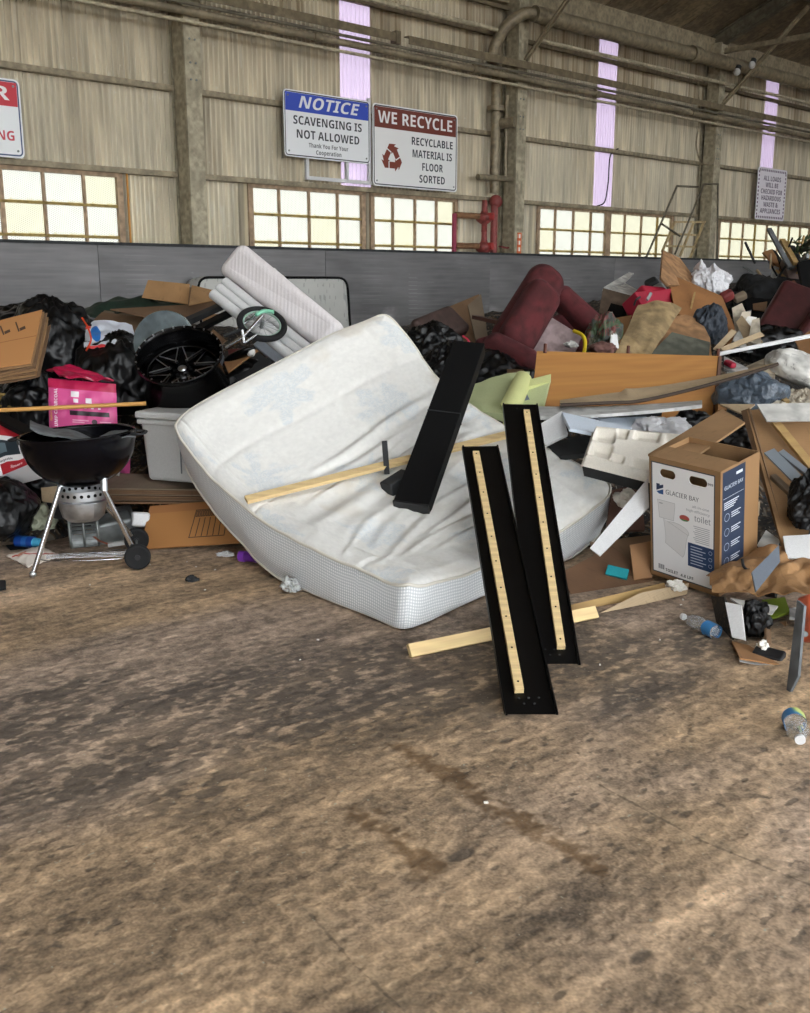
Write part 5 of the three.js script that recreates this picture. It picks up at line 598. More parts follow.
// maroon armchair tipped on its side
{
  const g = thing('maroon_armchair', 'maroon upholstered armchair tipped over on the heap', 'armchair'); const soft = (a, b, w, h, hint, r) => { const q = bar(a, b, w, h, hint, r, 6), p = q.attributes.position, c = V((a.x + b.x) / 2, 0, 0); for (let i = 0; i < p.count; i++) { const x = p.getX(i), y = p.getY(i), z = p.getZ(i); const k = 0.018 * n3(x * 4, y * 4, z * 4); p.setXYZ(i, x + k, y + k, z + k); } q.computeVertexNormals(); return q; };
  mesh('backrest', soft(P(503, 350, 8.35), P(551, 272, 8.9), 0.34, 0.30, V(0.35, 0.25, 0.9), 0.145), M.maroon, g); mesh('back_cushion', soft(P(511, 348, 8.2), P(547, 288, 8.6), 0.31, 0.28, V(0.35, 0.25, 0.9), 0.11), M.maroon, g);
  mesh('armrest', soft(P(556, 293, 8.9), P(598, 333, 8.7), 0.20, 0.26, V(0.2, 0.5, 0.85), 0.09), M.maroon, g); mesh('armrest', soft(P(487, 342, 8.1), P(538, 367, 7.8), 0.20, 0.22, V(0, 0.6, 0.8), 0.09), M.maroon, g);
  mesh('seat_base', soft(P(505, 368, 8.6), P(575, 335, 8.9), 0.42, 0.26, V(0.2, 0.5, 0.85), 0.06), M.maroon, g); mesh('lining_panel', panelGeoMesh([[524, 347, 8.25], [551, 317, 8.5], [582, 336, 8.3], [575, 352], [540, 356]], 0.02), M.liningPink, g).userData.label = 'pale grey-pink lining'; mesh('front_skirt', soft(P(484, 346, 8.2), P(500, 376, 8.0), 0.2, 0.3, V(0.2, 0.3, 0.9), 0.04), M.maroon, g);
  solo('dark_lath', 'dark wooden lath across the armchair edge', 'lath', bar(P(474, 317, 8.6), P(497, 322, 8.4), 0.05, 0.03, V(0, 1, 0)), std('#3d2218', 0.7)); sack('paper_wad', 'dirty white paper wad on the armchair lining', 'paper', [571, 345, 8.1], [0.05, 0.03, 0.04], 44, M.whiteMatte, { knot: 0, lump: 0.4, fold: 0.2, detail: 8 });
  solo('yellow_strap', 'bright yellow strap hanging beside the armchair', 'strap', tube([P(574, 331, 8.2), P(582, 335, 8.1), P(585, 342, 8.0), P(584, 354, 7.9)], 0.016, 20, 6), M.yellow);
}
sack('clothes_bundle', 'clear bag of mixed clothes beside the armchair', 'clothes', [603, 337, 8.2], [0.13, 0.17, 0.14], 51, std('#8f8a80', 0.6, { map: tex(128, 128, (u, v) => { const a = vn(u * 9, v * 9, 9, 3), b = vn(u * 14, v * 14, 14, 7); return a > 0.66 ? [0.75, 0.45, 0.45] : b > 0.62 ? [0.45, 0.6, 0.45] : b < 0.3 ? [0.85, 0.85, 0.82] : [0.45, 0.5, 0.5]; }) }), { knot: 0, lump: 0.3, fold: 0.15, detail: 16 });
sack('clothes_bundle', 'brown rolled cloth below the bag of clothes', 'clothes', [603, 350, 7.9], [0.1, 0.06, 0.08], 52, std('#6b4b44', 0.9), { knot: 0, lump: 0.3, fold: 0.1, detail: 10 });
card('white_scrap', 'narrow white plastic piece beside the clothes bag', 'scrap', [[612, 330, 8.1], [616, 326, 8.2], [619, 348, 8.0], [610, 350]], 0.01, M.white);
// green foam topper folded over
{
  const g = thing('foam_topper', 'folded pale green foam mattress topper', 'foam'); mesh('lower_layer', sheetGeo(patch([[474, 384, 6.7], [530, 372, 6.9], [520, 420, 6.1], [466, 412, 6.2]], (s, t) => 0.03 * Math.sin(s * 3) + 0.012 * n3(s * 4, t * 4, 2), V(0, 0.8, 0.6)), 16, 14, 0.05, -1), M.foamGreen, g);
  mesh('fold', sheetGeo((s, t) => { const a = -0.5 + s * 4.0; const c = P(514, 397, 6.4), r = 0.045; const ax = P(524, 374, 6.75).sub(P(505, 412, 6.1)); return c.clone().addScaledVector(ax, (t - 0.5) * 0.85).add(V(Math.sin(a) * r * 0.8, Math.cos(a) * r * 0.9, 0.03 * Math.sin(a))); }, 18, 6, 0.03, -1), M.foamCut, g);
  mesh('upper_layer', panelGeoMesh([[527, 384, 6.6], [551, 375, 6.7], [543, 407, 6.3], [520, 412]], 0.05), M.foamGreen, g); mesh('cut_edge', panelGeoMesh([[527, 380, 6.59], [551, 374, 6.69], [550, 381, 6.6], [527, 387]], 0.05), M.foamCut, g);
  card('slate_board', 'dark slate piece poking out of the foam fold', 'board', [[518, 397, 6.42], [524, 388, 6.5], [531, 402, 6.38], [522, 410]], 0.01, M.slate);
}
// wooden headboard panel
{
  const g = thing('veneer_board', 'large honey-brown veneer panel standing behind the white trays', 'panel'); mesh('veneer', panelGeoMesh([[537, 351, 7.0], [721, 356, 6.9], [716, 420, 6.5], [530, 416]], 0.025), M.beech, g); mesh('edge_band', panelGeoMesh([[719, 356, 6.89], [722, 357, 6.9], [717, 420, 6.5], [713.5, 420]], 0.03), std('#4a2a18', 0.6), g); for (const [x, y] of [[545, 350], [628, 352], [718, 355]]) mesh('dowel', rod(P(x, y + 3, 6.98), P(x + 0.5, y - 6, 7.0), 0.012, 8), std('#5a2f20', 0.6), g);
}
// long bent sheet lying across
{
  const edge = s => 404 - s - 3 * Math.sin(s * PI) - 40 * (Math.max(0, s - 0.32) / 0.68) ** 1.35, fn = (s, t) => { const w = s < 0.3 ? 4 + s * 20 : 12 * (1 - (s - 0.3) / 0.7) + 1; return P(lerp(560, 778, s), edge(s) + lerp(-w, 0, t), lerp(6.25, 5.95, t) + 0.2 * s); };
  const g = thing('bent_sheet', 'long thin laminate sheet bending across the veneer panel', 'sheet'); mesh('face', sheetGeo(fn, 50, 4, 0.008, -1), M.cardPale, g); mesh('dark_edge', tube([...Array(40).keys()].map(i => fn(i / 39, 1).add(V(0, -0.006, 0.004))), 0.011, 80, 6), std('#3c2f25', 0.8), g);
}
solo('bent_sheet', 'grey-white laminate strip lying below the bent sheet', 'sheet', sheetGeo((s, t) => P(lerp(520, 702, s), 413 - 7 * sm(0, 0.35, s) * 0 + 6 * Math.sin(s * PI) * 0 - 10 * s * s + lerp(-7, 4, t) * (1 - 0.6 * s), lerp(6.05, 5.8, t)), 30, 4, 0.02, -1), M.steelWhite);
// white polystyrene and trays
card('white_packing', 'blue-white folded packing board sloping over the mattress end', 'packing', [[562, 412, 5.75], [632, 428, 5.7], [615, 437, 5.45], [570, 428]], 0.02, M.whiteBlue);
card('white_packing', 'white packing corner standing beside the second bed rail', 'packing', [[540, 424, 5.7], [562, 411, 5.8], [568, 434, 5.65], [544, 446]], 0.02, M.white);
card('white_packing', 'pale lilac sheet lying under the bent panel', 'packing', [[588, 415, 5.95], [640, 412, 6.05], [656, 424, 5.85], [622, 430]], 0.012, M.whiteBlue);
card('dark_packing', 'dark grey foam tray under the white packing board', 'packing', [[545, 444, 5.72], [586, 435, 5.7], [600, 452, 5.5], [560, 456]], 0.03, M.darkGrey);
card('red_board', 'dark red board end under the white plastic', 'board', [[616, 427, 5.8], [650, 418, 5.95], [646, 428, 5.8], [624, 434]], 0.012, std('#7c1a1c', 0.6));
card('dark_strip', 'dark board lying above the lilac sheet', 'board', [[570, 410, 6.0], [660, 408, 6.1], [662, 413, 6.0], [600, 416]], 0.02, M.darkGrey);
sack('clear_plastic_sheet', 'crumpled translucent plastic sheet behind the tray', 'plastic sheet', [664, 432, 5.75], [0.16, 0.08, 0.1], 61, phys('#cfcfd2', 0.4, { transmission: 0.25, thickness: 0 }), { knot: 0, lump: 0.3, fold: 0.14, detail: 16 });
sack('trash_bag', 'small black bag beside the carton flap', 'trash bag', [692, 425, 5.9], [0.12, 0.09, 0.1], 62, M.bag, { knot: 0, lump: 0.3, fold: 0.12, detail: 14 });
// moulded foam tray with ribs and wells
{
  const g = thing('moulded_tray', 'white moulded pulp tray propped beside the toilet carton', 'tray'); const c = [[592, 432, 5.45], [690, 441, 5.3], [676, 488, 4.98], [581, 464, 5.12]].map(q => P(...q)); const n = c[1].clone().sub(c[0]).cross(c[3].clone().sub(c[0])).normalize(); if (n.y < 0) n.negate();
  const bx = (s, t, cs, ct, ws, wt) => sm(ws, ws * 0.7, Math.abs(s - cs)) * sm(wt, wt * 0.7, Math.abs(t - ct)); const h = (s, t) => { let z = 0.05; for (const [a, b, w, k, d] of [[0.16, 0.3, 0.12, 0.2, 0.05], [0.17, 0.72, 0.12, 0.2, 0.05], [0.33, 0.2, 0.06, 0.14, 0.04], [0.35, 0.85, 0.08, 0.1, 0.04], [0.58, 0.18, 0.14, 0.13, 0.04], [0.62, 0.86, 0.12, 0.1, 0.045], [0.86, 0.28, 0.1, 0.2, 0.05], [0.86, 0.76, 0.1, 0.18, 0.05]]) z -= d * bx(s, t, a, b, w, k); const e = Math.min(s, 1 - s, t, 1 - t); return z - 0.06 * sm(0.05, 0, e); };
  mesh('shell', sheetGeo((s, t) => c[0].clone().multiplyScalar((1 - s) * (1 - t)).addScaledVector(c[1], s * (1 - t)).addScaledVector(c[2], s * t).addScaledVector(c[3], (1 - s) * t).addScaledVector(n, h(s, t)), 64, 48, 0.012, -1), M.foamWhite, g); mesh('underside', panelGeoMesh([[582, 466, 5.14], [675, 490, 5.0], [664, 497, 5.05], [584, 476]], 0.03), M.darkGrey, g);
}
card('white_board', 'blank white board leaning from carton to floor', 'board', [[648, 478, 4.95], [649, 507, 4.86], [600, 556, 4.75], [590, 548]], 0.012, M.white);
sack('paper_wad', 'crumpled beige paper under the white board', 'paper', [626, 500, 5.2], [0.06, 0.05, 0.06], 63, M.foamWhite, { knot: 0, lump: 0.3, fold: 0.15, detail: 10 });
card('brown_board', 'dark brown board behind the white board', 'board', [[612, 490, 5.35], [640, 484, 5.4], [645, 530, 5.2], [606, 530]], 0.02, std('#4a2d20', 0.8));
// flattened brown cartons on the floor between mattress and toilet carton
card('cardboard_sheet', 'brown carton side standing behind the teal sponge', 'cardboard', [[590, 542, 5.25], [650, 535, 5.3], [652, 580, 4.95], [600, 575]], 0.01, M.cardDark);
card('cardboard_sheet', 'flat brown carton lying on the floor under the white board', 'cardboard', [[562, 572, 4.85], [612, 546, 5.2], [654, 580, 4.86], [578, 613]], 0.01, cardM('#7d5c42'));
card('cardboard_sheet', 'small carton edge with dark lettering beside the toilet carton', 'cardboard', [[630, 545, 4.98], [651, 541, 5.0], [652, 577, 4.85], [634, 580]], 0.012, canvasMat(128, 256, (c) => { c.fillStyle = '#9a7350'; c.fillRect(0, 0, 128, 256); c.save(); c.translate(64, 120); c.rotate(-0.2); c.fillStyle = '#2c2019'; c.font = 'bold 60px sans-serif'; c.textAlign = 'center'; c.fillText('thr', 0, 0); c.restore(); }, 0.9));
solo('teal_sponge', 'teal rectangular sponge on brown cardboard', 'sponge', bar(P(606.5, 570, 4.88), P(628, 575, 4.84), 0.055, 0.025, V(0, 0.6, 0.8), 0.004), M.teal);
solo('pine_batten', 'pine board edge lying before the brown cartons', 'batten', bar(P(568, 611, 4.38), P(664, 588, 4.66), 0.05, 0.025, V(-0.2, 0.3, 0.95), 0.002), M.pineDark);
card('cardboard_sheet', 'long grey-brown board on edge below the toilet carton', 'cardboard', [[600, 613, 4.34], [640, 593, 4.5], [689, 583, 4.66], [687, 594], [640, 605]], 0.012, M.cardPale);
sack('foam_crumb', 'white foam lump on the board by the toilet carton', 'foam', [676, 586, 4.6], [0.035, 0.024, 0.03], 64, M.gauze, { knot: 0, lump: 0.5, fold: 0.3, detail: 8 });
// ---------------------------------------------------------------- right: cardboard sheet, trims, bag, paper
{
  const g = thing('big_carton_sheet', 'large unfolded brown carton sheet leaning beside the toilet carton', 'cardboard'); mesh('face', panelGeoMesh([[747, 410, 5.5], [850, 405, 5.5], [800, 560, 4.55], [786, 562]], 0.01), M.card, g); mesh('folded_edge', panelGeoMesh([[741, 411, 5.55], [749, 408, 5.5], [792, 561, 4.55], [785, 560]], 0.012), M.cardDark, g); mesh('side_flap', panelGeoMesh([[741, 411, 5.55], [748, 413, 5.5], [760, 450, 5.25], [753, 452]], 0.012), M.cardOrange, g);
}
card('white_carton_sheet', 'worn white-faced cardboard strip on top of the carton sheet', 'cardboard', [[757, 404, 5.38], [850, 402, 5.36], [850, 420, 5.24], [767, 421]], 0.008, M.whiteMatte);
card('white_carton_sheet', 'white corrugated flap at the carton sheet foot', 'cardboard', [[783, 536, 4.62], [850, 532, 4.6], [850, 560, 4.45], [787, 558]], 0.01, M.white);
solo('wood_lath', 'grey-tan wooden lath lying across the carton sheet', 'lath', bar(P(774, 421, 5.32), P(822, 480, 4.95), 0.045, 0.025, V(0, 0.6, 0.8), 0.003), M.pineDark);
{ [[769, 451, 812, 494], [781, 451, 830, 490], [773, 475, 800, 500]].forEach(([a, b, c, d], i) => solo('metal_trim', ['wide light grey metal trim strip on the carton sheet', 'narrow grey metal trim strip beside the wide one', 'short tan-edged trim strip below the grey trims'][i], 'trim strip', merge([bar(P(a, b, 5.0), P(c, d, 4.75), i ? 0.03 : 0.06, 0.008, V(0, 0.6, 0.8)), bar(P(a - 2, b + 2, 5.0), P(c - 2, d + 2, 4.75), 0.012, 0.02, V(0, 0.6, 0.8))]), i === 2 ? M.cardGrey : std('#8f98a0', 0.4, { metalness: 0.5 }))); }
sack('trash_bag', 'black bag drooping over the carton sheet edge', 'trash bag', [818, 505, 4.7], [0.13, 0.16, 0.12], 71, M.bag, { knot: 0, lump: 0.2, fold: 0.12 });
solo('brown_packing_paper', 'crumpled brown packing paper heaped before the carton sheet', 'paper', sheetGeo(patch([[703, 566, 4.78], [815, 540, 4.75], [820, 598, 4.1], [712, 592, 4.3]], (s, t) => 0.06 * Math.sin(s * PI) * Math.sin(t * PI) + 0.06 * n3(s * 3.2, t * 2.6, 4) + 0.04 * Math.abs(n3(s * 4.5 + 2, t * 4, 9)) + 0.005 * n3(s * 14, t * 11, 3), V(0, 0.9, 0.4)), 60, 44, 0.004, -1), M.paper);
card('slate_board', 'small blue-grey panel stuck upright in the brown paper', 'panel', [[752, 572, 4.12], [779, 545, 4.2], [780, 562, 4.15], [756, 592]], 0.012, M.slate);
solo('black_strip', 'curved black strip on the brown packing paper', 'strip', tube([P(742, 559, 4.45), P(744, 567, 4.42), P(752, 573, 4.38)], 0.007, 14, 6), M.plasticBlack);
card('white_scrap', 'greyish printed card tucked behind the brown paper', 'scrap', [[757, 545, 4.75], [766, 530, 4.85], [780, 540, 4.75], [772, 558]], 0.006, M.whiteMatte);
// open white-lined box on the floor
{
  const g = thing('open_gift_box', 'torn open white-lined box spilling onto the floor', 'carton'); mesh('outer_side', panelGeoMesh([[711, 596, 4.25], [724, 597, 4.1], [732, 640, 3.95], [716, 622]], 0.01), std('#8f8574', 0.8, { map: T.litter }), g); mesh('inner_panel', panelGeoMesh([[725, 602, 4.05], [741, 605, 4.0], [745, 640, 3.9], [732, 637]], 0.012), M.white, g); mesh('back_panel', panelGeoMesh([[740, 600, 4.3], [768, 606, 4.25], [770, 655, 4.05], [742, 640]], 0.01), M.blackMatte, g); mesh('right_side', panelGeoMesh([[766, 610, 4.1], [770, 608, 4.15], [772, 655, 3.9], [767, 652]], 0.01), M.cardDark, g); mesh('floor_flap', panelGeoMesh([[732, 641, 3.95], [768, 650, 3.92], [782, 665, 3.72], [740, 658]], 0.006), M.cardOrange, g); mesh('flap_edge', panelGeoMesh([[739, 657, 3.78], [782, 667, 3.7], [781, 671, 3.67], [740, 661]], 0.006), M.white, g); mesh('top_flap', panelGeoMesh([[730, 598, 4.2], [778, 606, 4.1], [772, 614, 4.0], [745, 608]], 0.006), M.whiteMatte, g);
  sack('dark_bag', 'black plastic liner inside the torn open box', 'plastic bag', [754, 622, 4.05], [0.065, 0.08, 0.06], 81, M.bag, { knot: 0, lump: 0.25, fold: 0.12, detail: 14 }); sack('foam_crumb', 'cream tissue lump on the black tray', 'tissue', [763, 648, 3.85], [0.025, 0.03, 0.02], 82, M.gauze, { knot: 0, lump: 0.5, fold: 0.2, detail: 8 });
  solo('black_tray', 'small black plastic tray lying on the box flap', 'tray', bar(P(754, 651, 3.85), P(784, 659, 3.78), 0.07, 0.035, V(0, 0.9, 0.3), 0.01), M.plasticBlack); card('green_packet', 'green and white packet behind the open box', 'packet', [[762, 600, 4.35], [785, 597, 4.4], [790, 612, 4.25], [772, 618]], 0.01, M.greenLime); card('grey_board', 'grey board lying behind the upright grey panel', 'board', [[766, 615, 4.3], [800, 640, 4.1], [815, 690, 3.7], [790, 660]], 0.012, M.midGrey);
  card('grey_board', 'thin grey panel standing upright on its corner', 'panel', [[797, 600, 3.56], [804, 606, 3.52], [798, 676, 3.44], [785, 702]], 0.012, M.midGrey);
  const t = thing('orange_tool_case', 'orange plastic tool body at the heap edge', 'tool'); mesh('body', bar(P(812, 596, 3.95), P(815, 642, 3.85), 0.10, 0.1, V(0.2, 0, 1), 0.025, 3), M.orange, t); mesh('bolt', rod(P(805, 634, 3.82), P(805, 634, 3.76), 0.012, 12), M.galv, t);
  card('foil_scrap', 'silver foil corner at the heap edge', 'foil', [[801, 688, 3.55], [815, 676, 3.6], [818, 694, 3.5], [810, 697]], 0.004, M.machined);
}
function bottle(name, label, a, b, r, band) { const g = thing(name, label, 'bottle'); const d = b.clone().sub(a), L = d.length(), q = new THREE.Quaternion().setFromUnitVectors(V(0, 1, 0), d.clone().normalize()); const pr = [[0, 0], [0.8, 0.01], [1, 0.06], [0.96, 0.15], [1, 0.25], [0.95, 0.35], [1, 0.45], [1, 0.62], [0.8, 0.76], [0.42, 0.88], [0.4, 1]].map(([x, y]) => new THREE.Vector2(x * r, y * L)); const k = geo => { const p = geo.attributes.position; for (let i = 0; i < p.count; i++) { const v = V().fromBufferAttribute(p, i); const e = 0.12 * r * n3(v.x * 40, v.y * 25, v.z * 40); p.setXYZ(i, v.x * (1 + e / r), v.y, v.z * (1 + e / r)); } geo.computeVertexNormals(); return geo.applyQuaternion(q).translate(a.x, a.y, a.z); }; mesh('body', k(new THREE.LatheGeometry(pr, 24)), M.clearPlastic, g); mesh('printed_label', k(new THREE.CylinderGeometry(r * 1.03, r * 1.03, L * 0.28, 24, 1, true).translate(0, L * band, 0)), std('#e6e6e6', 0.5, { side: THREE.DoubleSide, map: tex(64, 64, (u, v) => { const n = vn(u * 8, v * 6, 8, 3); return n > 0.6 ? [0.8, 0.85, 0.5] : n < 0.3 ? [0.9, 0.93, 0.95] : [0.25, 0.55, 0.8]; }) }), g); mesh('cap', k(new THREE.CylinderGeometry(r * 0.46, r * 0.46, L * 0.07, 16).translate(0, L * 1.02, 0)), M.white, g); return g; }
bottle('water_bottle', 'clear plastic bottle with blue-green label beside the open box', G(716, 632, 0.03), G(684, 617, 0.03), 0.032, 0.14);
bottle('water_bottle', 'crushed clear bottle with blue label alone on the floor', G(793, 717, 0.032), G(800, 739, 0.03), 0.036, 0.16);
{ const a = G(258, 558, 0.035), b = G(240, 556, 0.035); b.y = a.y; const g = thing('purple_bottle', 'small purple spray bottle on the floor beside the mattress', 'bottle'); const d = b.clone().sub(a); mesh('body', rod(a.clone(), a.clone().addScaledVector(d, 0.7), 0.026, 18), M.purple, g); mesh('cap', rod(a.clone().addScaledVector(d, 0.7), b, 0.03, 18), std('#7a3aa8', 0.4), g); }
sack('plastic_cup', 'crumpled clear and white plastic wad on the floor by the mattress', 'plastic', G(290, 586, 0.035), [0.042, 0.036, 0.042], 91, phys('#d9dcda', 0.25, { transmission: 0.4, thickness: 0, clearcoat: 0.4 }), { knot: 0, lump: 0.5, fold: 0.35, detail: 12 });
sack('rubber_lump', 'small dark grey lump on the floor', 'lump', G(191, 579, 0.012), [0.028, 0.016, 0.024], 92, M.darkGrey, { knot: 0, lump: 0.4, fold: 0.2, detail: 8 });
sack('broken_glass', 'tiny clear shards by the printed carton panel', 'shards', G(225, 554, 0.01), [0.04, 0.012, 0.025], 93, M.white, { knot: 0, lump: 0.7, fold: 0.5, detail: 8 });
reseed(77); for (const [x, y] of [[187, 562], [196, 567], [215, 570], [318, 640], [486, 803], [150, 565], [205, 590], [300, 660], [600, 665], [681, 605], [683, 600], [660, 640], [90, 585]]) { const p = G(x, y, 0); const s = rr(0.004, 0.008); const q = solo('paper_crumb', 'tiny white crumb on the concrete floor', 'crumb', box(s * 1.6, s * 0.6, s).rotateY(rr(0, 3)).translate(p.x, s * 0.3, p.z), M.gauze, 'crumbs scattered on the floor'); }

// ---------------------------------------------------------------- far right part of the heap
// rusted white appliance shell
{
  const g = thing('rusted_cabinet', 'rusted white appliance shell with a raised panel', 'appliance'); mesh('front', panelGeoMesh([[603, 288, 10.3], [633, 296, 10.0], [628, 328, 9.8], [599, 312]], 0.03), std('#7c6a5a', 0.8, { map: T.grunge }), g); mesh('top', panelGeoMesh([[603, 288, 10.3], [622, 281, 10.8], [643, 293, 10.5], [633, 297]], 0.03), M.whiteMatte, g); mesh('side', panelGeoMesh([[633, 296, 10.0], [644, 293, 10.4], [638, 322, 10.2], [628, 328]], 0.03), M.steelWhite, g); mesh('raised_lid', panelGeoMesh([[604, 287, 10.35], [629, 272, 10.9], [634, 273, 10.9], [624, 283]], 0.02), M.whiteMatte, g); mesh('dark_opening', panelGeoMesh([[611, 303, 10.05], [627, 307, 9.9], [622, 325, 9.78], [607, 312]], 0.02), M.blackMatte, g);
}
// red tool box
{
  const g = thing('red_toolbox', 'bright red metal toolbox lying on the heap', 'toolbox'); const a = P(632, 306, 9.6), b = P(668, 302, 9.9); mesh('body', bar(a, b, 0.18, 0.2, V(0, 0.5, 0.9), 0.012), M.red, g); const a2 = P(640, 295, 9.7), b2 = P(664, 297, 9.95); mesh('lid', bar(a2, b2, 0.14, 0.14, V(0, 0.6, 0.8), 0.02), M.red, g); mesh('latch', bar(P(647, 300, 9.5), P(651, 293, 9.55), 0.025, 0.02, V(0, 0, 1)), M.galv, g); mesh('handle', tube([P(634, 305, 9.48), P(636, 300, 9.42), P(640, 297, 9.5)], 0.01, 14, 6), M.darkGrey, g);
}
solo('carpet_piece', 'tan carpet piece draped over the dark round board', 'carpet', sheetGeo((s, t) => { const c = [[638, 305, 8.9], [682, 308, 8.9], [650, 356, 8.1], [614, 356, 8.0]].map(q => P(...q)); const p = c[0].multiplyScalar((1 - s) * (1 - t)).addScaledVector(c[1], s * (1 - t)).addScaledVector(c[2], s * t).addScaledVector(c[3], (1 - s) * t); p.y += 0.05 * Math.sin(s * PI) * (1 - t) + 0.02 * n3(s * 3, t * 3, 2); return p; }, 24, 24, 0.02, -1), M.carpet);
card('round_board', 'round brown tabletop with a dark rubber mat standing behind carpet', 'tabletop', [[676, 316, 8.9], [694, 317, 8.9], [712, 356, 8.4], [650, 356], [655, 330], [664, 320], [685, 314.5], [703, 324], [710, 338]].sort((p, q) => Math.atan2(p[1] - 338, p[0] - 682) - Math.atan2(q[1] - 338, q[0] - 682)).map((q, i) => i < 3 ? [q[0], q[1], 8.45 + (356 - q[1]) * 0.013] : q), 0.03, M.mdf);
card('rubber_mat', 'dark grey rubber mat lying against the round tabletop', 'mat', [[648, 356, 8.25], [672, 332, 8.5], [710, 342, 8.4], [709, 357]], 0.012, M.carpetBack);
card('cardboard_sheet', 'brown carton flap under the carpet edge', 'cardboard', [[615, 318, 9.0], [632, 315, 9.1], [622, 345, 8.6], [614, 338]], 0.01, M.cardOrange);
card('particle_board', 'tall brown particle board leaning toward the push wall', 'board', [[663, 250, 10.6], [680, 258, 10.8], [700, 285, 10.5], [668, 285], [661, 278]], 0.02, M.mdf);
card('particle_board', 'large stained particle board lying across the heap', 'board', [[668, 273, 10.2], [722, 296, 10.0], [736, 330, 9.4], [735, 350], [700, 325], [675, 312]], 0.025, cardM('#98683c'));
card('wood_stick', 'thin splinter stuck in the particle board', 'splinter', [[694, 292, 9.8], [696, 292, 9.8], [690, 316, 9.5], [688, 316]], 0.01, M.pineDark);
sack('plastic_bag', 'pale pinkish plastic bag on the particle board', 'plastic bag', [712, 284, 10.4], [0.16, 0.15, 0.14], 101, M.bagWhite, { lump: 0.3, fold: 0.12, knot: 0.3 });
sack('plastic_bag', 'white plastic bag peak beside the tall particle board', 'plastic bag', [700, 276, 10.6], [0.07, 0.12, 0.07], 102, M.bagWhite, { lump: 0.3, fold: 0.12, knot: 0.3, detail: 12 });
sack('dark_sack', 'dark navy sack behind the round tabletop', 'sack', [708, 328, 9.0], [0.16, 0.2, 0.15], 103, std('#2b323b', 0.7, { bumpMap: rep(T.crease, 2), bumpScale: 0.01 }), { lump: 0.2, fold: 0.1, knot: 0 });
card('dark_tarp', 'black board lying behind the plastic bags', 'board', [[733, 290, 11.5], [752, 278, 11.8], [772, 290, 11.4], [745, 305]], 0.02, M.darkGrey);
card('dark_tarp', 'dark grey panel among the black scraps', 'board', [[745, 300, 11.0], [770, 290, 11.2], [778, 318, 10.6], [750, 322]], 0.03, M.blackMatte);
{ reseed(21); const c = [M.drywall, M.drywall, M.whiteMatte, M.cardPale]; [[732, 308, 18, 30, -0.2], [742, 312, 14, 34, 0.25], [748, 316, 14, 32, 0.5], [736, 322, 14, 30, -0.5], [752, 320, 12, 24, 0.1]].forEach(([x, y, w, h, a], i) => { const d = 9.4 - i * 0.12, R = (p, q) => [x + p * Math.cos(a) - q * Math.sin(a), y + p * Math.sin(a) + q * Math.cos(a)]; const q = [R(0, 0), R(w * 0.6, -3), R(w, h), R(-2, h * 0.9)]; card('drywall_chunk', ['pale broken drywall slab below the plastic bag', 'pointed drywall shard in the middle of its cluster', 'drywall shard leaning toward the burgundy chair', 'grey-white drywall shard tipped toward the round tabletop', 'small tan drywall shard at the burgundy chair foot'][i], 'drywall', [[...q[0], d], [...q[1], d], [...q[2], d - 0.3], q[3]], 0.025, c[i % 4], 'broken drywall pieces'); }); }
for (const [i, q] of [[[716, 350, 8.4], [734, 331, 8.8]], [[722, 350, 8.3], [762, 334, 8.7]], [[728, 346, 8.6], [750, 352, 8.2]]].entries()) solo('splintered_lath', ['short pale splintered lath pointing up', 'long pale splintered lath beside the white rod', 'grey lath lying under the white rod'][i], 'lath', bar(P(...q[0]), P(...q[1]), 0.05, 0.012, V(0, 0.7, 0.7)), i === 2 ? M.midGrey : M.cardPale);
// burgundy leather chair on its side
{
  const g = thing('burgundy_chair', 'burgundy leather chair back lying tilted on the heap', 'chair'); mesh('back_cushion', bar(P(773, 345, 9.6), P(803, 292, 10.2), 0.44, 0.2, V(-0.2, 0.5, 0.85), 0.06, 5), M.leather, g); mesh('side_roll', bar(P(797, 346, 9.4), P(830, 300, 9.9), 0.16, 0.2, V(-0.2, 0.5, 0.85), 0.075, 5), M.leather, g); mesh('wood_trim', bar(P(786, 292, 10.2), P(795, 288, 10.3), 0.12, 0.1, V(0, 0.5, 0.8)), std('#5a2c1c', 0.6), g); mesh('backing', panelGeoMesh([[765, 310, 10.3], [785, 285, 10.6], [790, 300, 10.4], [768, 325]], 0.03), M.midGrey, g);
}
// debris fan at the far right top
card('cardboard_sheet', 'brown cardboard panel slanting above the push wall', 'cardboard', [[763, 252, 11.8], [772, 249, 12.0], [786, 272, 11.6], [780, 272]], 0.02, M.cardOrange);
card('dark_tarp', 'black panel behind the slanting cardboard', 'board', [[772, 249, 12.05], [776, 251, 12.1], [792, 275, 11.6], [786, 274]], 0.03, M.blackMatte);
{ const spec = [[769, 229, 790, 268, 0.05, M.midGrey, 'grey pole sticking up from the right heap end'], [782, 240, 796, 264, 0.06, M.pineDark, 'brown lath standing among the right debris'], [791, 247, 802, 268, 0.07, M.darkGrey, 'dark bar leaning right of the brown lath'], [780, 275, 808, 256, 0.05, M.galv, 'metal angle lying across the right debris'], [786, 262, 800, 296, 0.12, std('#8a7770', 0.6), 'thick dusty pipe lying over the burgundy chair'], [792, 262, 812, 262, 0.05, M.whiteMatte, 'pale stick lying on the dusty pipe'], [801, 248, 814, 240, 0.05, std('#3b4a34', 0.8), 'dark green branch end'], [796, 252, 812, 248, 0.05, std('#33402e', 0.8), 'lower dark green branch end'], [776, 268, 770, 292, 0.06, M.steelWhite, 'white post beside the black scraps']]; for (const [a, b, c, d, w, m, l] of spec) solo('debris_stick', l, 'stick', bar(P(a, b, 11.6), P(c, d, 11.1), w, w * 0.6, V(0, 0.4, 0.9)), m); }
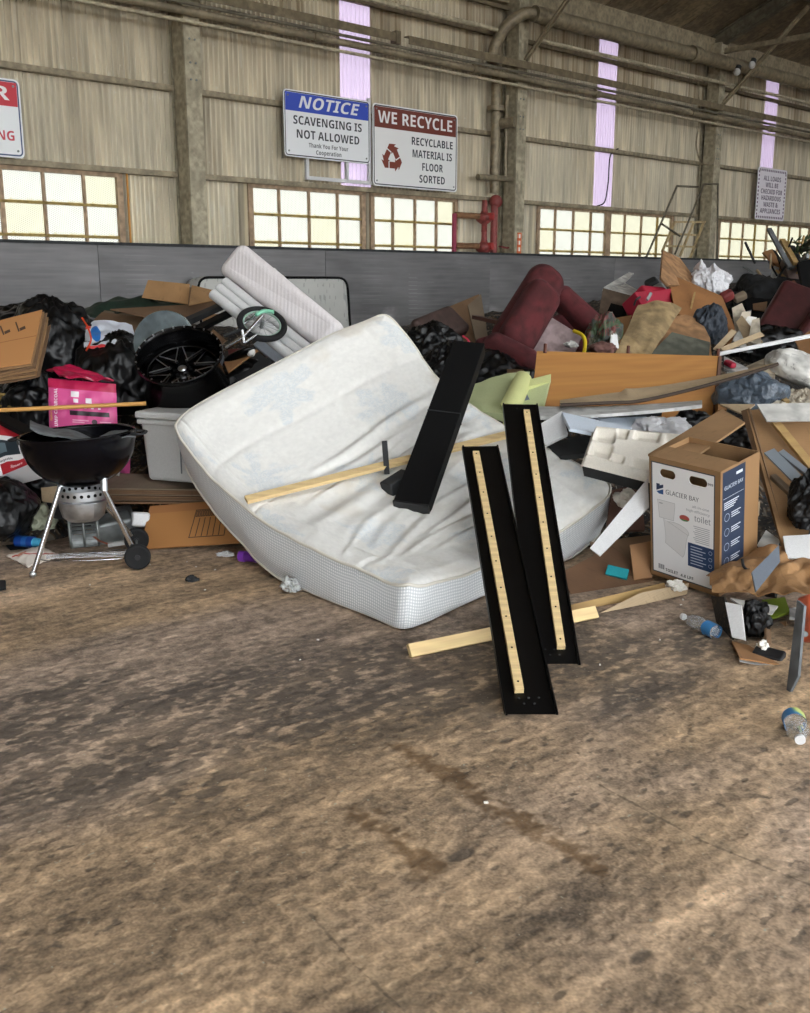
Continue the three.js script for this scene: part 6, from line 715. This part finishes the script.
card('dark_tarp', 'black plastic sheet over the right heap edge', 'sheet', [[798, 262, 11.0], [830, 255, 11.2], [830, 300, 10.4], [804, 292]], 0.05, M.blackMatte);
sack('dark_sack', 'black sack between tall board and dusty pipe', 'sack', [770, 300, 11.4], [0.5, 0.26, 0.4], 104, std('#141517', 0.85), { lump: 0.2, knot: 0 });
sack('dark_sack', 'black sack under the burgundy chair', 'sack', [775, 348, 9.4], [0.35, 0.2, 0.3], 105, M.bag, { lump: 0.2, knot: 0 });
{ reseed(31); for (const [x, y, d, s] of [[727, 296, 10.2, 0.1], [740, 297, 10.3, 0.08], [660, 292, 11, 0.16], [652, 284, 11.4, 0.12], [672, 322, 9.2, 0.12]]) solo('loose_rag', ['dark red rag beside the plastic bag', 'striped rag bundle by the black panel', 'grey crate end behind the toolbox', 'dark bin edge behind the toolbox', 'brown rag on the tabletop'][[727, 740, 660, 652, 672].indexOf(x)], 'rag', bar(P(x - 6, y + 3, d), P(x + 6, y - 3, d), s, s, V(0, 1, 0.5), s * 0.3, 2), [M.redDull, M.cardGrey, M.steelWhite, M.darkGrey, M.mdf][[727, 740, 660, 652, 672].indexOf(x)]); }
// white rod, grey plastic, feed sacks
solo('white_rod', 'long white ribbed metal rod lying across the heap', 'rod', merge([rod(P(718, 354, 7.6), P(850, 328, 7.9), 0.016, 8), bar(P(718, 355, 7.58), P(850, 329.5, 7.88), 0.03, 0.008, V(0, 1, 0))]), M.white);
card('cardboard_sheet', 'crushed brown carton right of the burgundy chair', 'cardboard', [[795, 340, 8.8], [830, 318, 9.0], [830, 356, 8.4], [800, 352]], 0.02, M.cardOrange);
solo('white_sack', 'dirty white woven sack lying with a brown-stained fold', 'sack', sheetGeo(patch([[735, 371, 7.4], [779, 352, 7.7], [773, 384, 6.9], [745, 388, 6.9]], (s, t) => 0.05 * Math.sin(s * PI) * Math.sin(t * PI) + 0.03 * n3(s * 3, t * 3, 3), V(0, 0.8, 0.6)), 20, 16, 0.05, -1), std('#b9ac96', 0.95, { map: T.litter.clone() && T.grunge }));
sack('white_sack', 'full white woven sack beside the stained sack', 'sack', [802, 372, 7.2], [0.26, 0.14, 0.2], 111, M.whiteMatte, { lump: 0.10, knot: 0, fold: 0.02, rot: [0, 0, -0.4] });
sack('grey_bag', 'blue-grey plastic trash bag right of the veneer panel', 'trash bag', [750, 396, 6.6], [0.24, 0.15, 0.2], 112, M.bagGrey, { lump: 0.15, knot: 0, fold: 0.035 });
solo('red_grip', 'small red plastic handle on the heap beside the veneer panel', 'handle', bar(P(726, 362, 7.3), P(734, 366, 7.2), 0.05, 0.04, V(0, 1, 0), 0.015), M.red);
card('white_board', 'pale board end below the white rod', 'board', [[724, 356, 7.5], [748, 368, 7.2], [744, 374, 7.1], [724, 368]], 0.015, M.steelWhite);
solo('rubble', 'pale gravel and plaster rubble right of the grey bag', 'rubble', sheetGeo(patch([[775, 392, 6.9], [840, 386, 6.9], [840, 408, 6.3], [770, 408, 6.3]], (s, t) => 0.025 * n3(s * 16, t * 12, 3) + 0.02 * n3(s * 34, t * 26, 5), V(0, 1, 0)), 60, 40, 0.02, -1), M.drywall).userData.kind = 'stuff';
solo('wood_lath', 'weathered lath in front of the rubble', 'lath', bar(P(773, 388, 6.8), P(790, 406, 6.4), 0.04, 0.02, V(0, 1, 0.4)), M.pineDark);
card('cardboard_sheet', 'small carton corner between veneer panel and grey bag', 'cardboard', [[718, 398, 6.6], [727, 396, 6.7], [727, 410, 6.5], [718, 410]], 0.03, M.cardOrange);
card('cardboard_sheet', 'tan carton flap behind the toilet carton flap', 'cardboard', [[720, 404, 6.0], [755, 404, 6.0], [744, 414, 5.7], [738, 412]], 0.008, M.cardPale);
sack('trash_bag', 'black bag under the toilet carton flap', 'trash bag', [735, 438, 5.75], [0.16, 0.1, 0.12], 113, M.bag, { knot: 0, lump: 0.2 });

{ reseed(63); for (let i = 0; i < 14; i++) { const x = rr(752, 812), y = rr(240, 272), a = rr(-2.6, -0.5), L = rr(10, 26); solo('broken_stick', ['thin tan', 'thin dark grey', 'thin pale', 'thin black', 'thin metal'][i % 5] + ' broken stick poking out of the right heap end', 'stick', rod(P(x, y + 10, 11.3), P(x + Math.cos(a) * L, y + 10 + Math.sin(a) * L, 11.5), rr(0.008, 0.018), 6), [M.pineDark, M.darkGrey, M.cardPale, M.blackMatte, M.galv][i % 5], 'broken sticks at the heap end'); } }
{ const g = thing('leafy_branch', 'dark green leafy branch on top of the right heap', 'branch'); reseed(64); const m = std('#2f3d24', 0.8); mesh('stem', rod(P(796, 268, 11.3), P(804, 236, 11.6), 0.012, 6), M.pineDark, g); for (let i = 0; i < 22; i++) { const t = rr(0.2, 1), p = P(lerp(796, 804, t) + rr(-7, 9), lerp(268, 236, t) + rr(-5, 5), 11.4); mesh('leaf', new THREE.SphereGeometry(0.05, 6, 4).scale(1, 0.18, 0.45).rotateZ(rr(0, 3)).rotateY(rr(0, 3)).translate(p.x, p.y, p.z), m, g); } }
{ reseed(65); const scrapLabels = ['brown scrap under the maroon armchair front', 'pale scrap behind the veneer panel middle', 'dark scrap behind the veneer panel end', 'white scrap beside the stained woven sack', 'brown scrap between veneer panel and grey bag', 'dull red scrap behind the clothes roll', 'slate scrap under the drywall shards', 'brown scrap in front of the black sack', 'pale scrap under the red toolbox', 'dark scrap behind the rusted appliance', 'white scrap beside the brown leather cushion', 'brown scrap behind the round metal lid', 'red scrap by the bicycle saddle', 'slate scrap right of the alloy wheel', 'brown scrap behind the grill bowl', 'pale scrap above the black floor bag', 'dark scrap behind the grill leg', 'white scrap behind the charcoal bag foot', 'brown scrap under the dark packing', 'red scrap behind the toilet carton', 'slate scrap beside the carton sheet fold', 'brown scrap between toilet carton and carton sheet', 'pale scrap under the carton sheet', 'dark scrap under the brown packing paper', 'white scrap beside the green packet', 'brown scrap under the green packet']; const ms = [M.cardDark, M.cardPale, M.darkGrey, M.steelWhite, M.mdf, M.redDull, M.slate]; const spots = [[515, 376, 7.6], [640, 362, 8.0], [690, 362, 7.9], [735, 378, 7.2], [716, 384, 6.9], [600, 366, 8.2], [744, 318, 10.4], [760, 306, 10.8], [655, 318, 9.6], [610, 300, 11.2], [470, 352, 8.6], [210, 318, 8.2], [236, 352, 6.9], [214, 360, 6.7], [70, 470, 6.0], [50, 494, 5.75], [60, 512, 5.7], [110, 470, 6.1], [560, 470, 5.7], [700, 540, 5.2], [742, 480, 5.7], [735, 520, 5.4], [755, 508, 5.3], [770, 590, 4.6], [795, 612, 4.3], [780, 628, 4.25]]; spots.forEach(([x, y, d], i) => { const w = rr(5, 10), h = rr(4, 9), e = rr(-0.1, 0.1); card('rubbish_scrap', 'small torn ' + scrapLabels[i], 'scrap', [[x - w, y - h * rr(0.4, 1), d], [x + w, y - h * rr(0.4, 1), d + e], [x + w * 0.8, y + h, d - 0.15], [x - w * 0.9, y + h * 0.8]], 0.012, ms[i % 7], 'scraps in the gaps'); }); }
{ const c = P(826, 650, 4.1); c.y = 0.085; sack('trash_bag', 'small black bag under the orange tool body', 'trash bag', c, [0.11, 0.11, 0.11], 121, M.bag, { knot: 0, lump: 0.15, fold: 0.05, detail: 16 }); }

// ---------------------------------------------------------------- every thing's origin to its base; shadows on
scene.updateMatrixWorld(true);
for (const o of [...scene.children]) {
  if (o.isCamera || o.isLight) continue;
  const inv = o.matrixWorld.clone().invert(), b = new THREE.Box3(), t = new THREE.Box3();
  if (o.isMesh) { if (o.position.lengthSq() > 0) continue; o.geometry.computeBoundingBox(); b.copy(o.geometry.boundingBox); const c = V((b.min.x + b.max.x) / 2, b.min.y, (b.min.z + b.max.z) / 2); o.geometry.translate(-c.x, -c.y, -c.z); o.position.copy(c); continue; }
  o.traverse(m => { if (m.isMesh) { m.geometry.computeBoundingBox(); t.copy(m.geometry.boundingBox).applyMatrix4(inv.clone().multiply(m.matrixWorld)); b.union(t); } });
  if (b.isEmpty()) continue;
  const c = V((b.min.x + b.max.x) / 2, b.min.y, (b.min.z + b.max.z) / 2); for (const k of o.children) k.position.sub(c); o.position.add(c.clone().applyQuaternion(o.quaternion));
}
scene.traverse(o => { if (o.isMesh) { o.castShadow = true; o.receiveShadow = true; } });
renderer.render(scene, camera);
